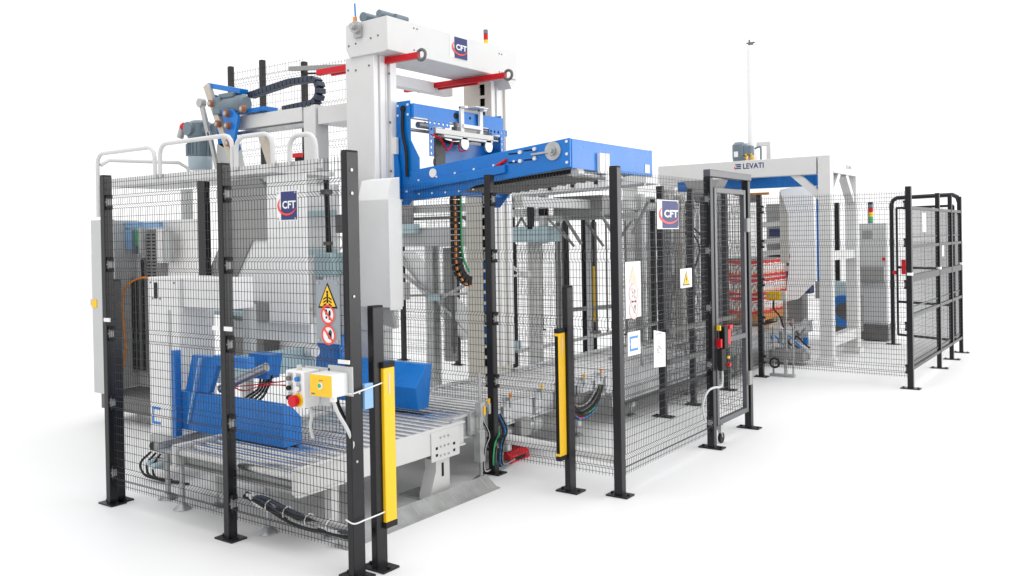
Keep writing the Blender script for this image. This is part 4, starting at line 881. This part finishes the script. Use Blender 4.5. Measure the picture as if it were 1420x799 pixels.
# ================================================================= INNER MACHINE FRAMES
g = thing('depalletiser_frame', 'grey steel frame with legs and diagonal braces, seen left of the middle fence post', 'frame', (-6.2, 7.4, 0))
part('leg', B(-6.15, -6.04, 7.0, 7.11, .02, 1.66), GALV, g, bevel=.003); part('leg', B(-5.94, -5.84, 7.05, 7.15, .45, 1.64), MGREY, g, bevel=.003)
part('piston', MB().cyl((-5.77, 7.0, .55), (-5.77, 7.0, 2.2), .018, 10).cyl((-5.77, 7.0, .62), (-5.77, 7.0, .72), .032, 10), DGREY, g)
part('table_beam', B(-6.70, -5.42, 6.98, 7.18, 1.66, 1.86), GREY, g, bevel=.003)
part('upper_beam', B(-6.70, -5.42, 7.05, 7.15, 2.02, 2.10), GREY, g)
part('box', B(-6.60, -6.30, 6.9, 7.0, 1.90, 2.2), MGREY, g); part('box', B(-6.60, -6.18, 6.88, 6.96, 1.80, 1.90), TEAL, g)
part('strut', MB().bar((-6.6, 7.04, 1.64), (-6.2, 7.04, 1.2), .03, .03), ALU, g); part('strut', MB().bar((-5.8, 7.04, 1.64), (-5.45, 7.04, 1.1), .03, .03), ALU, g); part('strut', MB().bar((-5.8, 7.04, 2.02), (-5.5, 7.04, 1.88), .025, .025), DGREY, g); part('crossbar', B(-6.7, -5.42, 7.0, 7.03, 1.94, 1.97), DGREY, g); part('chute', MB().bar((-6.65, 7.2, 1.60), (-5.60, 7.2, .75), .35, .02, (0, 0, 1)), GREY, g); part('chute', MB().bar((-6.7, 7.5, 1.35), (-5.9, 7.5, .65), .4, .02), WHITE, g)
part('brace', MB().bar((-6.65, 6.99, 1.45), (-5.95, 6.99, 1.10), .03, .03).bar((-5.95, 6.99, 1.10), (-5.42, 6.99, 1.35), .03, .03).bar((-6.6, 6.99, 1.12), (-5.42, 6.99, 1.18), .025, .025), ALU, g)
part('joint', B(-6.08, -5.92, 6.96, 7.0, 1.09, 1.15), TEAL, g)
part('valve_block', B(-6.62, -6.5, 6.86, 6.92, 1.86, 2.04).box(-6.45, -6.38, 6.86, 6.9, 1.92, 2.02), DGREY, g)
part('side_box', B(-6.40, -6.28, 6.8, 6.9, 1.10, 1.28), WHITE, g)
part('grille', mesh_panel((-6.9, 7.9), (-5.1, 7.9), (0, -1), z0=.3, z1=2.2, sv=.06, rv=.002, rh=.002), WIRE, g, kind='stuff')
g = thing('layer_table', 'pale grey table frame with a small motor on top, right of the middle fence post', 'frame', (-5.9, 8.5, 0))
part('top_beam', B(-6.22, -5.58, 8.45, 8.55, 1.98, 2.07), PWHITE, g, bevel=.003); part('table', B(-6.22, -5.52, 8.40, 8.7, 1.68, 1.86), TEAL, g, bevel=.003)
part('post', B(-5.66, -5.58, 8.45, 8.53, 1.66, 2.25), WHITE, g); part('leg', B(-5.86, -5.74, 8.5, 8.62, .02, 1.675), WHITE, g, bevel=.003); part('leg', B(-6.18, -6.12, 8.45, 8.5, .3, 1.675), DGREY, g); part('leg', B(-6.08, -6.01, 8.43, 8.49, .2, 1.66), BLACK, g); part('stub_post', B(-5.79, -5.72, 8.40, 8.445, 1.83, 2.17), BLACK, g); part('leg', B(-6.07, -5.96, 8.8, 8.9, .02, 1.675), OFFW, g)
part('brace', MB().bar((-6.1, 8.47, 1.7), (-5.92, 8.47, 1.97), .025, .02).bar((-5.92, 8.47, 1.97), (-5.75, 8.47, 1.7), .025, .02).bar((-5.55, 8.47, 1.95), (-5.3, 8.47, 1.72), .025, .02), MGREY, g)
part('motor', MB().cyl((-6.1, 8.42, 2.16), (-5.8, 8.42, 2.16), .07, 18).cyl((-6.14, 8.42, 2.16), (-6.1, 8.42, 2.16), .09, 18), GALV, g)
part('knob', MB().cyl((-6.14, 8.3, 2.2), (-6.14, 8.33, 2.2), .025, 10), RED, g)
part('support_bracket', MB().bar((-6.16, 8.40, 1.47), (-5.85, 8.40, 1.30), .035, .03).bar((-6.16, 8.40, 1.27), (-5.8, 8.40, 1.30), .03, .03).box(-5.85, -5.75, 8.38, 8.42, 1.26, 1.34), PWHITE, g)
part('foot_clip', B(-5.98, -5.9, 8.35, 8.4, .40, .52), TEAL, g)
g = thing('strut_frame', 'pale steel strut frame with thin adjuster rods behind the tunnel conveyor', 'frame', (-5.3, 8.95, 0))
for x in (-5.72, -5.30): part('upright', B(x-.03, x+.03, 8.95, 9.0, .02, 2.2), ZINC, g)
part('top_rail', B(-6.1, -4.6, 8.9, 8.945, 1.93, 2.0), GREY, g)
for a, b in (((-5.7, 1.9), (-5.45, 1.62)), ((-5.28, 1.9), (-5.05, 1.62)), ((-4.9, 1.62), (-4.68, 1.9))): part('strut', MB().bar((a[0], 8.88, a[1]), (b[0], 8.88, b[1]), .025, .025), MGREY, g)
for x in (-5.9, -5.6, -5.2, -5.0, -4.75): part('rod', MB().cyl((x, 8.86, .6), (x, 8.86, 1.9), .009, 8).cyl((x, 8.86, .6), (x, 8.86, .62), .035, 12), DGREY, g)
g = thing('upper_conveyor', 'white curved upper conveyor casing under the blue platform', 'conveyor', (-5.3, 8, 2.2))
part('casing', MB().prism([(-6.3, 2.20), (-6.3, 2.30), (-5.6, 2.33), (-5.35, 2.43), (-4.2, 2.52), (-4.2, 2.28), (-5.3, 2.24)], 1, 8.3, 8.6), PWHITE, g, bevel=.004)
part('lip', MB().bar((-6.2, 8.28, 2.19), (-4.2, 8.28, 2.27), .03, .03), STEEL, g)
part('side_box', B(-5.55, -4.9, 8.6, 8.9, 1.98, 2.2), MGREY, g)
m = MB()
for k in range(4): m.box(-5.4+.3*k, -5.38+.3*k, 8.25, 8.3, 2.26+.02*k, 2.31+.02*k)
part('hook', m, RUBBER, g)
part('brace', MB().bar((-5.4, 8.55, 2.0), (-5.15, 8.55, 1.65), .03, .03).bar((-4.9, 8.55, 2.0), (-4.7, 8.55, 1.7), .03, .03).bar((-4.5, 8.55, 1.75), (-4.3, 8.55, 2.1), .03, .03), MGREY, g)
part('support', B(-4.45, -4.35, 9.5, 9.6, .02, 2.2), OFFW, g)
for x in (-5.55, -5.05): part('adjuster', MB().cyl((x, 8.7, .62), (x, 8.7, 1.9), .014, 8).cyl((x, 8.7, .62), (x, 8.7, .65), .05, 12), DGREY, g)
f = thing('safety_fence', 'rear inner run of black mesh fence along the far side of the tunnel', 'fence', (-5.12, 11, 0))
for y in (10.3, 11.4, 12.4): post(f, -5.12, y, .05, .06)
for a, b in ((9.34, 10.26), (10.34, 11.36), (11.44, 12.36)): wires(f, (-5.12, a), (-5.12, b), (1, 0))
f = thing('safety_fence', 'cross run of black mesh fence deep inside the tunnel, over the conveyor', 'fence', (-4.4, 10.35, 0))
wires(f, (-5.08, 10.35), (-3.78, 10.35), (0, -1), z0=.6); post(f, -4.45, 10.35, .05, .05, 2.2, plate=None, z0=.6)
g = thing('tunnel_machine', 'grey machine frame inside the tunnel, behind the side fence', 'frame', (-4.7, 8, 0))
for x, y in ((-5.05, 9.8), (-4.95, 10.4), (-5.3, 10.6), (-4.6, 10.9), (-4.3, 10.6)): part('post', B(x-.05, x+.05, y-.05, y+.05, .02, 2.25), GREY, g, bevel=.003)
part('beam', B(-5.15, -5.05, 7.25, 10.4, 2.05, 2.15), GREY, g)
part('hopper', MB().prism([(-4.95, 2.45), (-4.45, 2.45), (-4.62, 2.15), (-4.78, 2.15)], 1, 10.9, 11.2), MGREY, g)
part('lower_casing', B(-3.92, -3.89, 6.95, 9.15, .18, .31), GALV, g)
part('drive_box', B(-4.6, -4.35, 9.75, 9.9, 1.0, 1.25), MGREY, g); part('rail_pair', B(-3.95, -3.90, 7.0, 10.2, .60, .63).box(-4.99, -4.95, 7.0, 10.2, .60, .63), ALU, g)
for k in range(7): part('stanchion', B(-3.93, -3.91, 7.1+.5*k, 7.13+.5*k, .46, .60), GALV, g)
for k in range(4): part('cable', MB().tube([(-4.2-.1*k, 9.7, 1.3), (-4.1-.1*k, 9.65, 1.6), (-4.4-.05*k, 9.7, 1.9), (-4.8, 9.8, 2.05)], .012, 6), RUBBER, g)

# ================================================================= STRETCH WRAPPER
g = thing('stretch_wrapper', 'white square portal frame of the stretch wrapper with LEVATI lettering', 'frame', (-4.5, 12.4, 0))
xr, xl, ya, yb = -3.25, -6.3, 11.68, 13.12
zt, zb = 2.74, 2.50
part('front_beam', B(xl, xr-.18, ya, ya+.16, zb, zt), WHITE, g, bevel=.005)
part('side_beam', B(xr-.16, xr, ya+.17, yb-.17, zb+.02, zt), WHITE, g, bevel=.005)
part('back_beam', B(xl, xr-.18, yb-.16, yb, zb, zt), WHITE, g, bevel=.005)
part('inner_beam', B(-4.9, -4.78, ya+.16, yb-.16, zb+.05, zt-.03).box(-4.3, -4.18, ya+.16, yb-.16, zb+.05, zt-.03), WHITE, g)
for y in (ya, yb-.16):
    part('leg', B(xr-.16, xr, y, y+.15, .02, zt), WHITE, g, bevel=.005)
    part('foot', MB().prism([(y-.05, .001), (y+.20, .001), (y+.20, .03), (y+.16, .09), (y, .09), (y-.05, .03)], 0, xr-.20, xr+.03), WHITE, g, bevel=.003)
part('leg', B(xl, xl+.17, ya, ya+.16, .02, zb), WHITE, g); part('leg', B(xl, xl+.17, yb-.16, yb, .02, zb), WHITE, g)
part('foot_beam', B(xr-.15, xr-.02, ya+.16, yb-.16, .22, .36), WHITE, g, bevel=.004); part('mid_beam', B(xr-.14, xr-.03, ya+.16, yb-.16, 1.36, 1.48), WHITE, g, bevel=.004)
part('knee_brace', MB().bar((xr-.50, ya+.08, zb+.03), (xr-.12, ya+.08, zb-.32), .10, .09), WHITE, g)
part('knee_brace', MB().bar((xr-.08, ya+.17, zb-.32), (xr-.08, ya+.55, zb+.03), .11, .09), WHITE, g)
part('knee_brace', MB().bar((xr-.08, yb-.17, zb-.32), (xr-.08, yb-.55, zb+.03), .11, .09), WHITE, g)
s = Sheet((0, ya-.001, 0), '-y')
lm = part('lettering', s.text(MB(), 'LEVATI', -4.42, 2.625, -4.13, 2.70, 0, .02), NAVY, g)
part('emblem', s.rect(s.rect(s.rect(MB(), -4.53, 2.63, -4.45, 2.645, .0005), -4.515, 2.655, -4.45, 2.672, .0005), -4.53, 2.68, -4.45, 2.697, .0005), NAVY, g)
part('emblem_mark', s.rect(MB(), -4.545, 2.625, -4.53, 2.665, .0005), PRED, g)
s = Sheet((xr+.001, 0, 0), '+x'); part('lettering', s.text(MB(), 'LEVATI', 12.55, 2.60, 12.72, 2.65, 0, .02), MGREY, g, 'faint small lettering on the right beam')
part('emblem', s.rect(MB(), 12.46, 2.60, 12.52, 2.65, 0), MGREY, g)
g = thing('lift_mast', 'tall thin white mast rising above the stretch wrapper', 'mast', (-4.55, 12.4, 2.8))
part('mast', MB().tube([(-4.55, 12.4, 2.75), (-4.55, 12.4, 3.05), (-4.55, 12.4, 4.46)], [.064, .064, .060], 12), PWHITE, g)
part('joint_ring', MB().cyl((-4.55, 12.4, 3.16), (-4.55, 12.4, 3.168), .05, 14).cyl((-4.55, 12.4, 4.25), (-4.55, 12.4, 4.258), .048, 14), MGREY, g)
part('cap', MB().cyl((-4.55, 12.4, 4.46), (-4.55, 12.4, 4.50), .04, 10).cyl((-4.57, 12.4, 4.50), (-4.57, 12.4, 4.55), .012, 8).box(-4.61, -4.49, 12.38, 12.42, 4.495, 4.51), DGREY, g)
part('collar', MB().cyl((-4.55, 12.4, 3.02), (-4.55, 12.4, 3.06), .06, 14), RUBBER, g)
g = thing('wrapper_motor', 'blue grey gear motor on a white bracket with yellow springs, on the wrapper beam', 'motor', (-4.6, 12.3, 2.74))
part('body', MB().tube([(-4.70, 12.28, 2.78), (-4.70, 12.28, 2.84), (-4.70, 12.28, 3.02), (-4.70, 12.28, 3.06)], [.09, .10, .10, .06], 20), MOTOR, g); part('gearbox', B(-4.62, -4.50, 12.22, 12.34, 2.86, 3.0), MOTOR, g, bevel=.01)
part('name_plate', B(-4.74, -4.68, 12.172, 12.178, 2.84, 2.92), PWHITE, g)
part('bracket', MB().box(-4.86, -4.30, 12.45, 12.52, 3.0, 3.06).box(-4.36, -4.30, 12.45, 12.52, 2.745, 3.0).box(-4.82, -4.79, 12.45, 12.5, 2.745, 3.0), WHITE, g, bevel=.003)
for x in (-4.56, -4.48): part('spring', MB().tube([(x+.02*math.cos(t), 12.2+.02*math.sin(t), 2.75+.014*t/2) for t in [i*.7 for i in range(26)]], .009, 6), YELLOW, g)
part('pipe', MB().tube([(-4.46, 12.25, 2.95), (-4.40, 12.25, 2.97), (-4.37, 12.25, 2.95), (-4.37, 12.25, 2.75)], .014, 8), MOTOR, g)
g = thing('wrapper_ring', 'blue crossbeam and thin blue upright of the rotating wrap arm', 'wrap arm', (-4.4, 12.1, 1))
part('crossbeam', B(-5.55, -3.54, 12.0, 12.12, 2.365, 2.515), BLUE, g, bevel=.005); part('end_cap', B(-3.538, -3.51, 11.99, 12.13, 2.36, 2.525), BLUE, g)
part('gusset', MB().prism([(-3.51, 2.50), (-3.51, 2.37), (-3.44, 2.34)], 1, 12.02, 12.1), BLUE, g)
part('upright', B(-3.50, -3.465, 11.9, 11.95, 1.08, 2.35), BLUE, g); part('carriage', B(-3.56, -3.47, 12.0, 12.1, .84, 1.07), MGREY, g, bevel=.004)
part('bracket', MB().bar((-5.0, 12.0, 2.57), (-4.3, 12.0, 2.56), .1, .05).box(-4.62, -4.42, 12.0, 12.1, 2.52, 2.56), ALU, g); part('coupling', MB().cyl((-4.6, 12.0, 2.55), (-4.5, 12.0, 2.55), .03, 10), COPPER, g)
g = thing('film_shield', 'tall pale curved shield hanging behind the blue upright', 'panel', (-3.9, 12.7, .7))
part('shield', MB().prism([(-4.22, 2.36), (-3.74, 2.44), (-3.72, 1.05), (-3.98, .78), (-4.16, .74), (-4.08, 1.4), (-4.10, 2.0)], 1, 12.58, 12.62), mat('white_shield', (.92, .92, .92), .35, var=.02), g)
part('edge', B(-4.24, -4.12, 12.63, 12.67, 1.3, 2.34), OFFW, g)
g = thing('top_sheet_holder', 'rust brown bar above the wrapped load behind the fence', 'bar', (-4.5, 12.2, 2.2))
part('bar', B(-4.75, -4.25, 12.2, 12.24, 2.28, 2.315), CARD, g); part('plate', B(-4.70, -4.45, 12.24, 12.26, 2.18, 2.28), MGREY, g)
g = thing('film_rack', 'rack of pale shelves with dark blue bins behind the wrapped load', 'rack', (-4.3, 13.5, 1))
for z in (1.86, 1.60, 1.42, 1.16): part('shelf', MB().bar((-4.75, 13.45, z), (-4.05, 13.45, z+.05), .3, .075), WHITE, g)
for z in (1.68, 1.30, 1.0, .8): part('bin', B(-4.70, -4.08, 13.5, 13.7, z, z+.12), SHELFB, g)
part('bin', B(-4.5, -4.1, 13.5, 13.7, .92, .98), CARD, g, 'brown carton strip between the bins')
part('cabinet', B(-4.85, -4.3, 13.8, 14.1, .05, 2.2), MGREY, g)
# product pallet
g = thing('wrapped_load', 'film wrapped stack of white packs with red print on a pallet', 'pallet load', (-4.35, 12.4, .42))
x0, x1, y0, y1 = -5.04, -4.40, 12.2, 13.4
part('carton_tray', MB().box(x0, x1, y0, y1, .475, .565), CARD, g)
part('pallet', (lambda m: [m.box(x0-.01, x1+.01, y0+k*.54, y0+k*.54+.12, .43, .474) for k in range(3)] and m)(MB()), PALLETW, g)
part('cover_sheet', B(x0, x1, y0, y1, 1.358, 1.366), MGREY, g)
PORANGE = mat('print_orange', (.80, .22, .02), .5)
PRED2 = mat('pack_red', (.72, .03, .02), .5)
for li, z in enumerate((.568, .832, 1.096)):
    nx, ny = 3, 5; h = .258; w, d = (x1-x0)/nx, (y1-y0)/ny
    for i in range(nx):
        for j in range(ny):
            if i != nx-1 and j != 0: continue
            p_ = part('pack', B(x0+i*w+.003, x0+(i+1)*w-.003, y0+j*d+.003, y0+(j+1)*d-.003, z, z+h), PACKW, g, bevel=.012)
            def prn(sh, a, b):
                m = MB(); n_ = 4; m.mi = 0
                sh.poly(m, [(a, z+.008), (b, z+.008), (b, z+.062), ((a+b)/2, z+.045), (a, z+.056)], .0005)
                sh.poly(m, [(a, z+h-.008), (a, z+h-.055), ((a+b)/2, z+h-.065), (b, z+h-.045), (b, z+h-.008)], .0005)
                for q in range(2): c_ = a+(b-a)*(q+.5)/2; sh.poly(m, [(c_-.04, z+h-.095), (c_+.04, z+h-.085), (c_+.04, z+h-.07), (c_-.04, z+h-.078)], .0006)
                m.mi = 2
                for q in range(n_): c_ = a+(b-a)*(q+.5)/n_; sh.poly(m, [(c_-.02, z+.055), (c_+.02, z+.055), (c_+.008, z+.105+.03*((q+li) % 2)), (c_-.006, z+.09)], .0006)
                m.mi = 1
                for q in range(3): c_ = a+(b-a)*(q+.5)/3; sh.poly(m, [(c_-.01, z+.10), (c_+.014, z+.12+.02*(q % 2)), (c_+.006, z+.17), (c_-.006, z+.15)], .0006)
                part('print', m, [PRED2, MGREY, PORANGE], p_)
            if j == 0: prn(Sheet((0, y0+.003, 0), '-y'), x0+i*w+.006, x0+(i+1)*w-.006)
            if i == nx-1: prn(Sheet((x1-.003, 0, 0), '+x'), y0+j*d+.006, y0+(j+1)*d-.006)
# yellow remote box, post stand and floor mechanism
g = thing('yellow_control', 'small yellow push button box on a thin stand behind the far fence post', 'control box', (-3.55, 10.42, .9))
part('front', B(-3.655, -3.49, 10.36, 10.39, .93, 1.03), YELLOW, g, bevel=.004); part('housing', B(-3.62, -3.43, 10.392, 10.45, .925, 1.04), OFFW, g, bevel=.004)
part('button', MB().cyl((-3.61, 10.36, .98), (-3.61, 10.35, .98), .014, 10).cyl((-3.55, 10.36, .98), (-3.55, 10.35, .98), .014, 10), WCABLE, g)
part('cable', MB().tube([(-3.58, 10.40, .925), (-3.58, 10.40, .82), (-3.52, 10.42, .74), (-3.47, 10.42, .6)], .01, 6), RUBBER, g)
part('stand', B(-3.475, -3.44, 10.42, 10.45, .02, .93), ALU, g)
g = thing('valve_stand', 'galvanised valve stand with black hose coil behind the far fence post', 'valve', (-3.5, 10.45, 0))
part('column', B(-3.63, -3.61, 10.47, 10.49, .03, .6).box(-3.55, -3.50, 10.47, 10.5, .40, .55).box(-3.39, -3.37, 10.47, 10.49, .03, .7), GALV, g)
part('block', B(-3.62, -3.40, 10.43, 10.46, .22, .32), ALU, g); part('coil', MB().ring((-3.58, 10.40, .17), 1, .055, .012, 18, 6), RUBBER, g)
part('base', B(-3.66, -3.36, 10.45, 10.52, .001, .03), GALV, g)
g = thing('film_clamp', 'low tangle of grey clamp arms and blue hoses in front of the wrapper legs', 'clamp unit', (-3.7, 11.4, .2))
part('base', B(-4.0, -3.55, 11.4, 11.7, .05, .18), MGREY, g)
random.seed(3)
for k in range(12):
    a = (-3.98+random.random()*.45, 11.35+random.random()*.2, .2+random.random()*.3); b = (a[0]+random.uniform(-.18, .18), a[1]+random.uniform(-.1, .1), a[2]+random.uniform(-.12, .2))
    part('arm', MB().bar(a, b, .035, .03), (GALV, ALU, DGREY, WHITE)[k % 4], g)
for k in range(4): part('hose', MB().tube([(-3.95+.1*k, 11.35, .3), (-3.9+.1*k, 11.3, .4), (-3.8+.1*k, 11.32, .3), (-3.75+.1*k, 11.36, .25)], .012, 6), (BCABLE, RUBBER)[k % 2], g)
part('valve', B(-3.58, -3.52, 11.5, 11.55, .27, .36), BLUE, g)
part('ramp', MB().prism([(-4.3, .35), (-4.02, .52), (-4.02, .30), (-4.3, .22)], 1, 11.5, 11.9), BEIGE, g)
g = thing('pump_unit', 'dark pump unit wrapped in bright blue hose between the wrapper legs', 'pump', (-3.6, 14, .2))
part('body', B(-3.95, -3.45, 13.7, 14.1, .2, .75), DGREY, g, bevel=.01); part('cover', B(-3.85, -3.45, 13.6, 13.9, .75, .98), TEAL, g, bevel=.01)
for k in range(5): part('hose', MB().ring((-3.60, 13.55-.01*k, .55), 1, .14+.022*k, .011, 24, 6), BCABLE, g)
# right cabinet
g = thing('control_cabinet', 'grey free standing control cabinet with dark plinth near the right end gate', 'cabinet', (-3.4, 14.7, 0))
part('body', B(-3.60, -3.19, 14.5, 14.9, .27, 1.86), GREY, g, bevel=.006); part('plinth', B(-3.60, -3.19, 14.51, 14.89, .02, .268), DGREY, g)
part('door', B(-3.585, -3.205, 14.488, 14.5, .30, 1.83), GREY, g, bevel=.003); part('console', B(-3.575, -3.21, 14.40, 14.487, .95, 1.18), MGREY, g, bevel=.006)
part('stop_button', MB().cyl((-3.23, 14.488, 1.3), (-3.23, 14.46, 1.3), .025, 12), RED, g); part('vent', B(-3.55, -3.4, 14.482, 14.488, 1.62, 1.75), MGREY, g)
tower('signal tower with coloured lenses on the grey cabinet at the right', -3.44, 14.6, 1.86, .036, .30)
# pipe lying along the middle fence foot
solo('floor_pipe', MB().cyl((-3.80, 5.22, .25), (-2.90, 5.22, .22), .035, 14), PWHITE, 'white pipe running behind the bottom of the middle fence', 'pipe')
print("objects", len(C.objects))
